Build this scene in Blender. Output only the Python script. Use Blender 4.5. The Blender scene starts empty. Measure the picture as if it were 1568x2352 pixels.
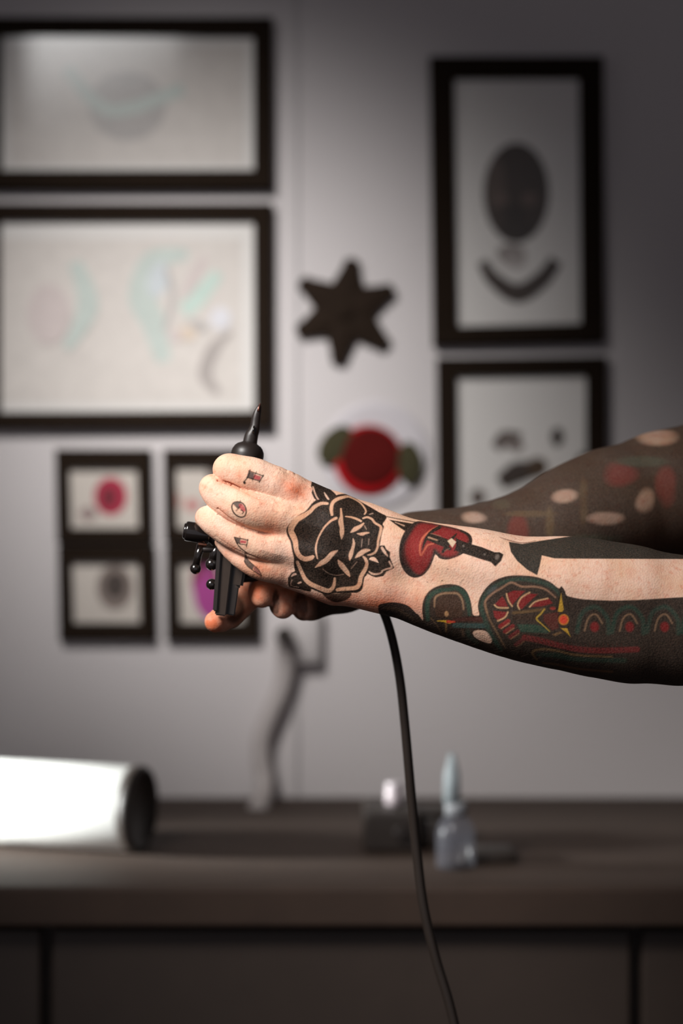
import bpy, bmesh, math, random
import numpy as np
from mathutils import Vector, Matrix

random.seed(7)
rng = np.random.default_rng(7)
SC = bpy.context.scene
COL = SC.collection

# ------------------------------------------------------------------ camera, world, lights, exposure
H = 1.30            # camera height above the floor
DIST = 1.20         # camera to the hands
PXM = 3200.0        # photo pixels per metre at the hands
cam_d = bpy.data.cameras.new('camera'); cam = bpy.data.objects.new('camera', cam_d); COL.objects.link(cam)
cam.location = (0, -DIST, H); cam.rotation_euler = (math.pi/2, 0, 0)
cam_d.sensor_fit = 'HORIZONTAL'; cam_d.sensor_width = 36.0
cam_d.lens = 36.0*DIST/(1568.0/PXM)
cam_d.dof.use_dof = True; cam_d.dof.focus_distance = DIST-0.012; cam_d.dof.aperture_fstop = 3.7
cam_d.clip_start = 0.02
SC.camera = cam
SC.view_settings.view_transform = 'Standard'; SC.view_settings.look = 'None'
SC.view_settings.gamma = 1.0; SC.view_settings.use_curve_mapping = False
SC.view_settings.exposure = 0.0

world = bpy.data.worlds.new('world'); SC.world = world; world.use_nodes = True
world.node_tree.nodes['Background'].inputs[0].default_value = (0.92, 0.90, 1.0, 1)
world.node_tree.nodes['Background'].inputs[1].default_value = 0.30

def area(name, loc, target, sx, sy, power, color, spread=None):
    l = bpy.data.lights.new(name, 'AREA'); l.shape = 'RECTANGLE'; l.size = sx; l.size_y = sy
    l.energy = power; l.color = color
    o = bpy.data.objects.new(name, l); COL.objects.link(o); o.location = loc
    o.rotation_euler = (Vector(target)-Vector(loc)).to_track_quat('-Z', 'Y').to_euler()
    if spread: l.spread = math.radians(spread)
    return o
area('window_daylight', (-0.68, -0.62, 1.96), (-0.05, 0.0, 1.27), 0.4, 0.4, 2.25, (1.0, 0.968, 0.94), 49)
area('wall_pool_light', (-0.5, -0.3, 2.2), (-0.15, 1.0, 1.42), 0.3, 0.3, 1.3, (1.0, 0.985, 0.97), 35)  # added unseen lamp, makes the pool of light on the back wall
area('canister_light', (-1.15, 0.60, 1.16), (-0.33, 0.66, 0.975), 0.15, 0.15, 0.95, (0.97, 1.0, 0.98), 20)  # added narrow beam from the left to brighten the white canister

# ------------------------------------------------------------------ helpers
def P(px, py, d=0.0):
    """photo pixel + depth behind the hands (mm) -> world metres"""
    s = (DIST + d/1000.0)/DIST/PXM
    return Vector((float((px-784)*s), float(d/1000.0), float(H + (1176-py)*s)))
def S(r, d=0.0):
    return float(r*(DIST + d/1000.0)/DIST/PXM)
def lin(r, g, b):
    f = lambda c: (c/255/12.92) if c/255 <= 0.04045 else ((c/255+0.055)/1.055)**2.4
    return (f(r), f(g), f(b), 1.0)

def mat(name, col, rough=0.6, metal=0.0, noise=0.0, nscale=40.0, bump=0.0, bscale=200.0, spec=0.5, coat=0.0):
    m = bpy.data.materials.new(name); m.use_nodes = True
    nt = m.node_tree; b = nt.nodes['Principled BSDF']
    b.inputs['Base Color'].default_value = col if len(col) == 4 else (*col, 1)
    b.inputs['Roughness'].default_value = rough; b.inputs['Metallic'].default_value = metal
    b.inputs['Specular IOR Level'].default_value = spec
    b.inputs['Coat Weight'].default_value = coat
    tc = nt.nodes.new('ShaderNodeTexCoord')
    if noise > 0:
        n = nt.nodes.new('ShaderNodeTexNoise'); n.inputs['Scale'].default_value = nscale; n.inputs['Detail'].default_value = 5
        nt.links.new(tc.outputs['Object'], n.inputs['Vector'])
        mp = nt.nodes.new('ShaderNodeMapRange'); mp.inputs[3].default_value = 1-noise; mp.inputs[4].default_value = 1+noise
        nt.links.new(n.outputs['Fac'], mp.inputs[0])
        mx = nt.nodes.new('ShaderNodeMix'); mx.data_type = 'RGBA'; mx.blend_type = 'MULTIPLY'; mx.inputs[0].default_value = 1
        mx.inputs[6].default_value = b.inputs['Base Color'].default_value[:]
        nt.links.new(mp.outputs[0], mx.inputs[7]); nt.links.new(mx.outputs[2], b.inputs['Base Color'])
    if bump > 0:
        n2 = nt.nodes.new('ShaderNodeTexNoise'); n2.inputs['Scale'].default_value = bscale; n2.inputs['Detail'].default_value = 4
        nt.links.new(tc.outputs['Object'], n2.inputs['Vector'])
        bp = nt.nodes.new('ShaderNodeBump'); bp.inputs['Strength'].default_value = bump; bp.inputs['Distance'].default_value = 0.002
        nt.links.new(n2.outputs['Fac'], bp.inputs['Height']); nt.links.new(bp.outputs[0], b.inputs['Normal'])
    return m

def link(name, me, mats, parent=None):
    o = bpy.data.objects.new(name, me); COL.objects.link(o)
    for m in (mats if isinstance(mats, (list, tuple)) else [mats]): me.materials.append(m)
    if parent is not None: o.parent = parent
    return o
def bm_obj(name, bm, mats, parent=None, smooth=False):
    bmesh.ops.recalc_face_normals(bm, faces=bm.faces[:])
    me = bpy.data.meshes.new(name); bm.to_mesh(me); bm.free()
    if parent is not None:
        me.transform(Matrix.Translation(-parent.location))
    if smooth: me.polygons.foreach_set('use_smooth', [True]*len(me.polygons))
    return link(name, me, mats, parent)
def tag(o, label=None, cat=None, group=None, kind=None):
    if label: o['label'] = label
    if cat: o['category'] = cat
    if group: o['group'] = group
    if kind: o['kind'] = kind
    return o
def thing(name, loc, label, cat, group=None):
    o = bpy.data.objects.new(name, None); o.empty_display_size = 0.02; COL.objects.link(o); o.location = loc
    return tag(o, label, cat, group)

def box(bm, lo, hi, bevel=0.0, mi=0, M=None):
    r = bmesh.ops.create_cube(bm, size=1.0)
    vs = r['verts']
    c = [(lo[i]+hi[i])/2 for i in range(3)]; s = [abs(hi[i]-lo[i]) for i in range(3)]
    for v in vs: v.co = Vector((v.co.x*s[0]+c[0], v.co.y*s[1]+c[1], v.co.z*s[2]+c[2]))
    fs = set(f for v in vs for f in v.link_faces)
    for f in fs: f.material_index = mi
    if bevel > 0:
        es = list(set(e for v in vs for e in v.link_edges))
        rb = bmesh.ops.bevel(bm, geom=es, offset=bevel, segments=2, affect='EDGES', profile=0.5)
        vs = list(set(rb['verts']) | set(v for f in rb['faces'] for v in f.verts))
    if M is not None:
        for v in vs: v.co = M @ v.co
    return vs
def lathe(bm, p0, p1, prof, n=32, mi=0):
    """prof: (t along p0->p1 in metres, radius)"""
    d = (p1-p0).normalized(); q = Vector((0, 0, 1)).rotation_difference(d)
    rings = []
    for t, r in prof:
        rings.append([bm.verts.new(p0 + q @ Vector((r*math.cos(2*math.pi*k/n), r*math.sin(2*math.pi*k/n), t))) for k in range(n)])
    for a, b in zip(rings[:-1], rings[1:]):
        for k in range(n):
            f = bm.faces.new((a[k], a[(k+1) % n], b[(k+1) % n], b[k])); f.material_index = mi; f.smooth = True
    for rg in (rings[0], rings[-1]):
        f = bm.faces.new(rg); f.material_index = mi
def cyl(bm, p0, p1, r0, r1=None, n=24, bev=0.0, mi=0):
    r1 = r0 if r1 is None else r1; L = (p1-p0).length
    if bev > 0: prof = [(0, r0-bev), (bev*0.3, r0-bev*0.3), (bev, r0), (L-bev, r1), (L-bev*0.3, r1-bev*0.3), (L, r1-bev)]
    else: prof = [(0, r0), (L, r1)]
    lathe(bm, p0, p1, prof, n, mi)
def cr_spline(pts, n=8, closed=False):
    pts = [np.array(p, float) for p in pts]; out = []
    N = len(pts); segs = N if closed else N-1
    for i in range(segs):
        if closed: a, b, c, d = pts[(i-1) % N], pts[i], pts[(i+1) % N], pts[(i+2) % N]
        else: a, b, c, d = pts[max(i-1, 0)], pts[i], pts[i+1], pts[min(i+2, N-1)]
        for k in range(n):
            t = k/n
            out.append(0.5*((2*b)+(-a+c)*t+(2*a-5*b+4*c-d)*t*t+(-a+3*b-3*c+d)*t**3))
    if not closed: out.append(pts[-1])
    return out
def tube(bm, pts, rad, n=16, mi=0):
    """pts world vectors; rad number or list"""
    pts = [Vector([float(c) for c in p]) for p in pts]
    rads = rad if isinstance(rad, (list, tuple)) else [rad]*len(pts)
    rings = []; up = Vector((0, 1, 0))
    for i, p in enumerate(pts):
        t = (pts[min(i+1, len(pts)-1)]-pts[max(i-1, 0)]).normalized()
        u = t.cross(up)
        if u.length < 1e-4: u = t.cross(Vector((1, 0, 0)))
        u.normalize(); w = t.cross(u).normalized(); up = -u.cross(t) if False else up
        rings.append([bm.verts.new(p+rads[i]*(u*math.cos(2*math.pi*k/n)+w*math.sin(2*math.pi*k/n))) for k in range(n)])
    for a, b in zip(rings[:-1], rings[1:]):
        for k in range(n):
            f = bm.faces.new((a[k], a[(k+1) % n], b[(k+1) % n], b[k])); f.smooth = True; f.material_index = mi
    bm.faces.new(rings[0]).material_index = mi; bm.faces.new(rings[-1]).material_index = mi
def ball(bm, c, r, mi=0, sc=(1, 1, 1), seg=24):
    res = bmesh.ops.create_uvsphere(bm, u_segments=seg, v_segments=seg//2, radius=1.0)
    for v in res['verts']: v.co = Vector((v.co.x*r*sc[0]+c.x, v.co.y*r*sc[1]+c.y, v.co.z*r*sc[2]+c.z))
    for v in res['verts']:
        for f in v.link_faces: f.material_index = mi; f.smooth = True

# ------------------------------------------------------------------ materials
M_wall = mat('wall_paint', lin(206, 199, 198), 0.75, noise=0.03, nscale=3, bump=0.08, bscale=150)
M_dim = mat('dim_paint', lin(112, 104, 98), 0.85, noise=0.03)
M_trim = mat('trim_paint', lin(192, 186, 185), 0.6, noise=0.03)
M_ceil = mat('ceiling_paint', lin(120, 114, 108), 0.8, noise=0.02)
M_floor = mat('floor_vinyl', lin(96, 84, 76), 0.5, noise=0.15, nscale=6)
M_black = mat('black_frame_wood', lin(34, 25, 18), 0.85, noise=0.15, nscale=60, bump=0.1, spec=0.08)
M_top = mat('dark_worktop', lin(58, 42, 32), 0.75, noise=0.2, nscale=30)
M_cab = mat('dark_cabinet', lin(58, 47, 40), 0.55, noise=0.15, nscale=20)
M_knob = mat('brushed_metal', lin(150, 145, 140), 0.35, metal=1.0)
M_mbody = mat('machine_black_anodised', lin(38, 31, 28), 0.42, noise=0.1, nscale=300)
M_mgloss = mat('machine_gloss_black', lin(26, 21, 19), 0.18, coat=0.6, noise=0.05)
M_mplate = mat('machine_plate_dark', lin(62, 51, 44), 0.38, metal=0.3, noise=0.1, nscale=200)
M_copper = mat('copper', lin(215, 150, 120), 0.25, metal=1.0)
M_rubber = mat('black_rubber', lin(44, 36, 31), 0.5, noise=0.05)
M_white = mat('white_plastic', lin(240, 240, 236), 0.45, noise=0.02)
M_hose = mat('grey_hose', lin(188, 179, 176), 0.6, noise=0.05)
M_outlet = mat('outlet_plastic', lin(198, 191, 189), 0.5, noise=0.03)
M_star = mat('dark_star_metal', lin(40, 30, 23), 0.85, noise=0.25, nscale=60, bump=0.3, bscale=120, spec=0.1)
M_rose = mat('red_glaze', lin(168, 20, 26), 0.9, noise=0.2, nscale=40, spec=0.1)
M_rosed = mat('dark_red_glaze', lin(84, 20, 18), 0.9, noise=0.25, nscale=40, spec=0.08)
M_leaf = mat('dark_green_glaze', lin(66, 62, 44), 0.9, noise=0.2, nscale=50, spec=0.1)
M_plate = mat('pale_glaze', lin(202, 196, 199), 0.6, noise=0.03)
M_paper = mat('print_paper', lin(222, 217, 212), 0.8, noise=0.03, nscale=8)
def glass_mat():
    m = bpy.data.materials.new('picture_glass'); m.use_nodes = True; nt = m.node_tree
    nt.nodes.remove(nt.nodes['Principled BSDF']); out = nt.nodes['Material Output']
    t = nt.nodes.new('ShaderNodeBsdfTransparent'); g = nt.nodes.new('ShaderNodeBsdfGlossy'); g.inputs['Roughness'].default_value = 0.1
    x = nt.nodes.new('ShaderNodeMixShader'); x.inputs[0].default_value = 0.015; nt.links.new(t.outputs[0], x.inputs[1]); nt.links.new(g.outputs[0], x.inputs[2])
    nt.links.new(x.outputs[0], out.inputs[0]); return m
M_glass = glass_mat()
def translucent_mat(name, col, alpha):
    m = mat(name, col, 0.25); b = m.node_tree.nodes['Principled BSDF']; b.inputs['Alpha'].default_value = alpha; return m
M_bottle = translucent_mat('translucent_bottle', lin(108, 108, 116), 0.4)

# ------------------------------------------------------------------ room
WD = 1000.0   # wall depth, mm behind the hands
def slab(name, lo, hi, m):
    bm = bmesh.new(); box(bm, lo, hi); o = bm_obj(name, bm, m); o['kind'] = 'structure'; return o
slab('wall_back', (-2.2, 1.0, 0), (2.4, 1.1, 2.7), M_wall)
slab('floor', (-2.2, -3.0, -0.1), (2.4, 1.1, 0), M_floor)
slab('ceiling', (-2.2, -3.0, 2.7), (2.4, 1.1, 2.8), M_ceil)
slab('wall_right', (2.4, -3.0, 0), (2.5, 1.1, 2.7), M_dim)
bm = bmesh.new()   # left wall with a window opening
box(bm, (-2.3, -3.0, 0), (-2.2, -1.6, 2.7)); box(bm, (-2.3, -0.2, 0), (-2.2, 1.1, 2.7))
box(bm, (-2.3, -1.6, 0), (-2.2, -0.2, 0.9)); box(bm, (-2.3, -1.6, 2.3), (-2.2, -0.2, 2.7))
o = bm_obj('wall_left', bm, M_dim); o['kind'] = 'structure'
bm = bmesh.new()
for z0, z1 in ((0.9, 0.95), (2.25, 2.3), (1.58, 1.62)): box(bm, (-2.28, -1.6, z0), (-2.22, -0.2, z1))
for y0, y1 in ((-1.6, -1.55), (-0.25, -0.2), (-0.92, -0.88)): box(bm, (-2.28, y0, 0.95), (-2.22, y1, 2.25))
o = bm_obj('window_1', bm, M_trim); o['kind'] = 'structure'
# narrow vertical batten covering a wall joint
a = P(672, 0, WD-4).x; b = P(684, 0, WD-4).x
slab('trim_1', (a, 0.996, 0.92), (b, 1.0005, 2.7), M_trim)

# ------------------------------------------------------------------ framed prints
def flat(name, px, py, d, z=0): return P(px, py, d)
def poly_face(bm, pts, d, mi):
    """flat printed patch on the paper; pts in photo px"""
    f = bm.faces.new([bm.verts.new(P(x, y, d)) for x, y in pts]); f.material_index = mi
    if f.normal.y > 0: f.normal_flip()
    return f
def ell(cx, cy, rx, ry, ang=0, n=28):
    c, s = math.cos(math.radians(ang)), math.sin(math.radians(ang))
    return [(cx+rx*math.cos(t)*c-ry*math.sin(t)*s, cy+rx*math.cos(t)*s+ry*math.sin(t)*c) for t in [2*math.pi*k/n for k in range(n)]]
def ribbon(pts, w):
    pts = cr_spline(pts, 6); ws = np.interp(np.linspace(0, 1, len(pts)), np.linspace(0, 1, len(w)), w) if isinstance(w, (list, tuple)) else [w]*len(pts)
    L, R = [], []
    for i, p in enumerate(pts):
        t = pts[min(i+1, len(pts)-1)]-pts[max(i-1, 0)]; t = t/(np.linalg.norm(t)+1e-9); nrm = np.array((-t[1], t[0]))
        L.append(tuple(p+nrm*ws[i]/2)); R.append(tuple(p-nrm*ws[i]/2))
    return L+R[::-1]
_pm = {}
def ink(col):
    if col not in _pm: _pm[col] = mat('print_ink', lin(*col), 0.8, noise=0.12, nscale=60)
    return _pm[col]
def framed(label, corners_out, bw, art, paper=M_paper, group=None, depth=22, paper_edge=None):
    """corners_out: TL, TR, BR, BL outer corners in photo px at the frame's front; bw: border width px or (l,t,r,b)"""
    if not isinstance(bw, tuple): bw = (bw,)*4
    TL, TR, BR, BL = corners_out
    dF = WD-depth; cx = sum(c[0] for c in corners_out)/4
    root = thing('picture_frame', P(cx, (BL[1]+BR[1])/2, WD), label, 'picture', group)
    l, t, r, b = (v+5 for v in bw)
    TL, TR, BR, BL = corners_out = [(x+sx*2.5, y+sy*2.5) for (x, y), (sx, sy) in zip(corners_out, ((-1, -1), (1, -1), (1, 1), (-1, 1)))]
    inn = [(TL[0]+l, TL[1]+t), (TR[0]-r, TR[1]+t), (BR[0]-r, BR[1]-b), (BL[0]+l, BL[1]-b)]
    def w3(p, d):  # straight out from the wall: same x,z at every depth
        q = P(p[0], p[1], dF); return Vector((q.x, d/1000.0, q.z))
    bm = bmesh.new()
    O = corners_out
    e = 4.0
    Ob = [(O[0][0]+e, O[0][1]+e), (O[1][0]-e, O[1][1]+e), (O[2][0]-e, O[2][1]-e), (O[3][0]+e, O[3][1]-e)]
    rows = [[w3(p, WD) for p in O], [w3(p, dF+3) for p in O], [w3(p, dF) for p in Ob],
            [w3(p, dF+1) for p in inn], [w3(p, dF+12) for p in inn]]
    V = [[bm.verts.new(v) for v in row] for row in rows]
    for a, b2 in zip(V[:-1], V[1:]):
        for k in range(4): bm.faces.new((a[k], a[(k+1) % 4], b2[(k+1) % 4], b2[k]))
    bm.faces.new(V[0])
    bm_obj('moulding', bm, M_black, root)
    # print
    bm = bmesh.new(); ms = [paper]
    f = bm.faces.new([bm.verts.new(w3(p, dF+9)) for p in inn]); f.material_index = 0
    k = 0
    for col, pts in art:
        k += 1
        m = ink(col)
        if m not in ms: ms.append(m)
        g = bm.faces.new([bm.verts.new(w3(p, dF+9-0.15*k)) for p in pts]); g.material_index = ms.index(m)
    bm.normal_update()
    for f in bm.faces:
        if f.normal.y > 0: f.normal_flip()
    me = bpy.data.meshes.new('print'); bm.to_mesh(me); bm.free(); me.transform(Matrix.Translation(-root.location))
    link('print', me, ms, root)
    bm = bmesh.new(); q0, q1 = w3(inn[0], dF+2), w3(inn[2], dF+2)
    box(bm, (q0.x, dF/1000+0.0016, q1.z), (q1.x, dF/1000+0.0031, q0.z))
    bm_obj('glass', bm, M_glass, root)
    return root

# upper left: large pale print with faint turquoise birds and flowers
teal = (192, 200, 193); mint = (192, 209, 199); pink = (205, 192, 188); grey = (184, 178, 174); cream = (211, 203, 196); brn = (172, 163, 158)
artA = [(cream, [(-10, 545), (555, 545), (553, 925), (-10, 925)]),
        (teal, ribbon([(430, 580), (350, 600), (325, 680), (350, 740), (375, 830)], [22, 55, 65, 55, 34])),
        ((200, 205, 207), ell(362, 640, 24, 42, 15)),
        (mint, ribbon([(500, 625), (455, 680), (420, 715)], [26, 40, 32])),
        (pink, ribbon([(470, 590), (440, 640), (425, 680)], [18, 26, 16])),
        (grey, ribbon([(380, 610), (395, 680), (375, 760)], [10, 16, 8])),
        (brn, ribbon([(530, 760), (490, 800), (470, 860), (500, 900)], [8, 30, 34, 14])),
        ((214, 196, 178), ell(425, 765, 26, 16)), ((216, 214, 218), ell(505, 730, 24, 26)),
        (pink, ell(400, 770, 18, 14)), (grey, ell(455, 745, 24, 12, 20)),
        (teal, ribbon([(170, 600), (200, 700), (150, 800)], [30, 50, 20])), (pink, ell(110, 720, 50, 70))]
framed('large black-framed pale print with faint turquoise drawing, upper left of wall', [(-40, 468), (622, 468), (623, 980), (-40, 983)], (36, 36, 37, 34), artA, group='framed prints on the wall')
framed('black-framed print hung directly above the large pale print', [(-40, 40), (623, 40), (623, 430), (-40, 431)], 38,
       [(cream, [(20, 100), (560, 100), (560, 375), (20, 375)]), (grey, ell(290, 240, 90, 80)), (teal, ribbon([(150, 150), (250, 250), (420, 200)], 30))], group='framed prints on the wall')
# small frames two by two
pal = (200, 192, 186)
M_paper2 = mat('aged_paper', lin(200, 190, 180), 0.8, noise=0.04, nscale=8)
mag = (150, 45, 85)
framed('small black-framed print with red flower, upper one at left edge of wall', [(128, 1034), (342, 1034), (346, 1246), (132, 1246)], (26, 38, 26, 30),
       [((165, 30, 60), ell(252, 1140, 38, 44)), ((110, 20, 35), ell(248, 1142, 18, 24)), ((150, 130, 125), ell(200, 1180, 20, 16))], M_paper2, 'small framed prints left of the hands', 18)
framed('small black-framed print behind the fingertips, upper right of the four', [(376, 1034), (590, 1034), (592, 1246), (380, 1246)], (22, 34, 26, 30),
       [((96, 82, 74), [(472, 1070), (560, 1070), (560, 1120), (480, 1120)]), ((186, 120, 115), ell(440, 1160, 16, 14)), ((190, 150, 140), ell(405, 1150, 10, 20)), ((120, 100, 92), ell(500, 1170, 28, 30))], M_paper2, 'small framed prints left of the hands', 18)
framed('small black-framed print with grey round drawing, lower one at left edge', [(134, 1256), (350, 1256), (354, 1470), (138, 1470)], (26, 32, 30, 36),
       [((126, 112, 104), ell(262, 1350, 42, 52)), ((66, 54, 47), ell(262, 1345, 24, 30))], M_paper2, 'small framed prints left of the hands', 18)
framed('small black-framed print with purple flower behind the machine', [(381, 1256), (592, 1256), (594, 1470), (384, 1470)], (25, 34, 32, 36),
       [((128, 40, 66), ell(470, 1335, 32, 50)), ((165, 60, 135), ell(475, 1372, 30, 52, -12)), ((150, 60, 120), ell(478, 1300, 16, 26))], M_paper2, 'small framed prints left of the hands', 18)
# right-hand prints
dk = (62, 50, 42)
artD = [(dk, ell(1187, 440, 76, 116)), ((84, 70, 61), ell(1140, 420, 22, 60)), ((100, 82, 74), ell(1151, 455, 16, 14)), ((98, 80, 72), ell(1217, 455, 18, 16)),
        ((48, 38, 31), ribbon([(1170, 470), (1184, 505), (1200, 470)], 18)), ((52, 42, 35), ell(1190, 525, 40, 24)),
        ((150, 141, 136), ell(1175, 582, 34, 24)), ((176, 167, 163), ell(1182, 600, 26, 14)),
        (dk, ribbon([(1108, 598), (1135, 640), (1190, 672), (1245, 640), (1278, 596)], [22, 34, 44, 38, 30]))]
framed('black-framed portrait print with dark head and collar, upper right', [(990, 130), (1384, 130), (1388, 783), (998, 790)], (50, 46, 50, 38), artD, group='framed prints on the wall')
artE = [(( 92, 80, 73), ribbon([(1140, 1030), (1160, 1005), (1200, 1000)], [22, 34, 12])), ((120, 108, 102), ell(1180, 1020, 26, 14, 20)),
        ((56, 46, 40), ribbon([(1150, 1110), (1190, 1085), (1250, 1075)], [34, 52, 30])), ((70, 52, 34), ell(1235, 1072, 24, 22)), ((92, 78, 70), ell(1255, 1110, 14, 10)),
        ((60, 50, 44), ell(1281, 1003, 15, 22)), ((96, 84, 78), ell(1098, 1142, 18, 20)), ((60, 50, 44), ell(1340, 1080, 20, 40)), ((90, 80, 70), ell(1200, 1200, 60, 20))]
framed('black-framed print with scattered dark drawing behind the far arm, lower right', [(1006, 824), (1392, 820), (1392, 1330), (1010, 1334)], (40, 38, 42, 40), artE, group='framed prints on the wall')

# ------------------------------------------------------------------ star and rose plaque on the wall
def extrude_outline(bm, pts, d0, d1, mi=0, dome=0.0):
    """outline in photo px at depth d1 (front); straight back to d0"""
    Fv = [P(x, y, d1) for x, y in pts]
    front = [bm.verts.new(v) for v in Fv]; back = [bm.verts.new((v.x, d0/1000, v.z)) for v in Fv]
    n = len(pts); c = sum(Fv, Vector())/n
    cv = bm.verts.new((c.x, d1/1000-dome, c.z))
    ring2 = [bm.verts.new((c.x+(v.x-c.x)*0.55, d1/1000-dome*0.8, c.z+(v.z-c.z)*0.55)) for v in Fv]
    for k in range(n):
        j = (k+1) % n
        for f in (bm.faces.new((front[k], front[j], back[j], back[k])), bm.faces.new((front[j], front[k], ring2[k], ring2[j])), bm.faces.new((ring2[j], ring2[k], cv))):
            f.material_index = mi
    bm.faces.new(back).material_index = mi
star_tips = [(809, 594), (904, 664), (888, 795), (776, 836), (682, 764), (690, 645)]
cx, cy = 791, 714; pts = []
for i, (tx, ty) in enumerate(star_tips):
    dx, dy = tx-cx, ty-cy; L = math.hypot(dx, dy); ux, uy = dx/L, dy/L; vx, vy = -uy, ux
    pts += [(tx-ux*24-vx*21, ty-uy*24-vy*21), (tx-ux*3-vx*16, ty-uy*3-vy*16), (tx+ux*2, ty+uy*2), (tx-ux*3+vx*16, ty-uy*3+vy*16), (tx-ux*24+vx*21, ty-uy*24+vy*21)]
    nx, ny = star_tips[(i+1) % 6]; mx, my = (tx+nx)/2-cx, (ty+ny)/2-cy; mL = math.hypot(mx, my)
    pts.append((cx+mx/mL*70, cy+my/mL*70))
root = thing('wall_star', P(791, 714, WD), 'dark six-pointed star ornament hanging on the pale wall', 'ornament')
bm = bmesh.new(); extrude_outline(bm, pts, WD, WD-10, dome=0.006); bm_obj('star', bm, M_star, root)
bm = bmesh.new(); c = P(791, 714, WD-16); ball(bm, c, 0.012, sc=(1, 0.4, 1)); bm_obj('boss', bm, M_star, root)
root = thing('rose_plaque', P(850, 1050, WD), 'round pale wall plate with raised red rose and two dark green leaves', 'ornament')
bm = bmesh.new(); p = P(862, 1044, WD)
lathe(bm, p, p+Vector((0, -0.02, 0)), [(0.0, 0.055), (0.003, S(118, WD)), (0.004, S(122, WD)), (0.005, S(121, WD)), (0.0048, S(108, WD)), (0.004, S(98, WD)), (0.004, 0.001)], 64)
bm_obj('plate', bm, M_plate, root)
bm = bmesh.new(); p = P(846, 1056, WD-7)
lathe(bm, p, p+Vector((0, -0.02, 0)), [(0.0, S(80, WD)), (0.003, S(80, WD)), (0.005, S(76, WD)), (0.0055, S(60, WD))], 48, 0)
lathe(bm, p+Vector((0.002, -0.005, 0.003)), p+Vector((0.002, -0.03, 0.003)), [(0.0, S(68, WD)), (0.002, S(64, WD)), (0.003, S(50, WD)), (0.0035, S(20, WD)), (0.0036, 0.002)], 40, 1)
bm_obj('rose', bm, [M_rose, M_rosed], root)
for cxl, cyl_, a, rx, ry in ((770, 1022, -52, 52, 33), (940, 1064, 86, 50, 30)):
    bm = bmesh.new(); extrude_outline(bm, ell(cxl, cyl_, rx, ry, a, 20), WD-6, WD-12, dome=0.003); bm_obj('leaf', bm, M_leaf, root)

# ------------------------------------------------------------------ outlet, plug, hose
root = thing('wall_outlet', P(700, 1475, WD), 'pale wall socket box on the wall below the hands', 'outlet')
bm = bmesh.new(); q0, q1 = P(662, 1395, WD), P(738, 1520, WD)
box(bm, (q0.x, 0.974, q1.z), (q1.x, 1.0, q0.z), 0.004); bm_obj('socket_box', bm, M_outlet, root, True)
bm = bmesh.new(); box(bm, (q0.x+0.006, 0.9715, q1.z+0.008), (q1.x-0.006, 0.974, q0.z-0.008), 0.0008); bm_obj('cover_plate', bm, M_outlet, root, True)
root = thing('hose', P(652, 1462, WD-50), 'wavy grey hose hanging from a dark fitting down the wall to the worktop', 'hose')
bm = bmesh.new(); p = P(652, 1461, WD-62); cyl(bm, p, p+Vector((0, 0.024, 0)), S(19, WD), n=28, bev=0.002); bm_obj('fitting', bm, M_rubber, root)
hp = [(654, 1470, WD-40), (657, 1520, WD-26), (648, 1580, WD-20), (622, 1640, WD-18), (602, 1695, WD-18), (600, 1745, WD-20), (607, 1790, WD-26), (604, 1835, WD-50), (590, 1862, WD-90)]
sp = cr_spline(hp, 14); bm = bmesh.new()
tube(bm, [P(*q) for q in sp], [S(21.5, WD-30)*(1+0.05*math.sin(i*1.9)) for i in range(len(sp))], 20); bm_obj('tube', bm, M_hose, root)

# ------------------------------------------------------------------ worktop, cabinets and what stands on them
TZ = H-0.375
def tp(px, py):     # point on the worktop seen at that pixel
    dist = 0.375*PXM*DIST/(py-1176); return Vector(((px-784)*dist/(PXM*DIST), dist-DIST, TZ))
root = thing('worktop', (0, 0.75, TZ-0.04), 'long dark brown worktop running along the back wall', 'worktop')
bm = bmesh.new(); box(bm, (-2.15, 0.47, TZ-0.04), (2.35, 1.0, TZ), 0.004); bm_obj('slab', bm, M_top, root)
for k in range(5):
    x0 = -1.5+k*0.6
    root = thing('base_cabinet', (x0+0.3, 0.75, 0), ['dark base cabinet under the worktop, far left', 'dark base cabinet under the worktop, below the white canister', 'dark base cabinet under the worktop, centre below the hands', 'dark base cabinet under the worktop, right of the centre one', 'dark base cabinet under the worktop, far right'][k], 'cabinet', 'base cabinets under the worktop')
    bm = bmesh.new(); box(bm, (x0+0.001, 0.52, 0.0), (x0+0.599, 0.99, TZ-0.04)); bm_obj('body', bm, M_cab, root)
    bm = bmesh.new(); box(bm, (x0+0.006, 0.50, 0.10), (x0+0.594, 0.519, TZ-0.05), 0.003); d = bm_obj('door', bm, M_cab, root)
    bm = bmesh.new(); cyl(bm, Vector((x0+0.53, 0.475, 0.62)), Vector((x0+0.53, 0.475, 0.76)), 0.006, n=16)
    for z in (0.63, 0.75): cyl(bm, Vector((x0+0.53, 0.475, z)), Vector((x0+0.53, 0.501, z)), 0.004, n=12)
    h = bm_obj('handle', bm, M_knob, None); h.parent = d; h.location = -Vector(root.location) if False else (0, 0, 0); h.data.transform(Matrix.Translation(-root.location))
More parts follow.
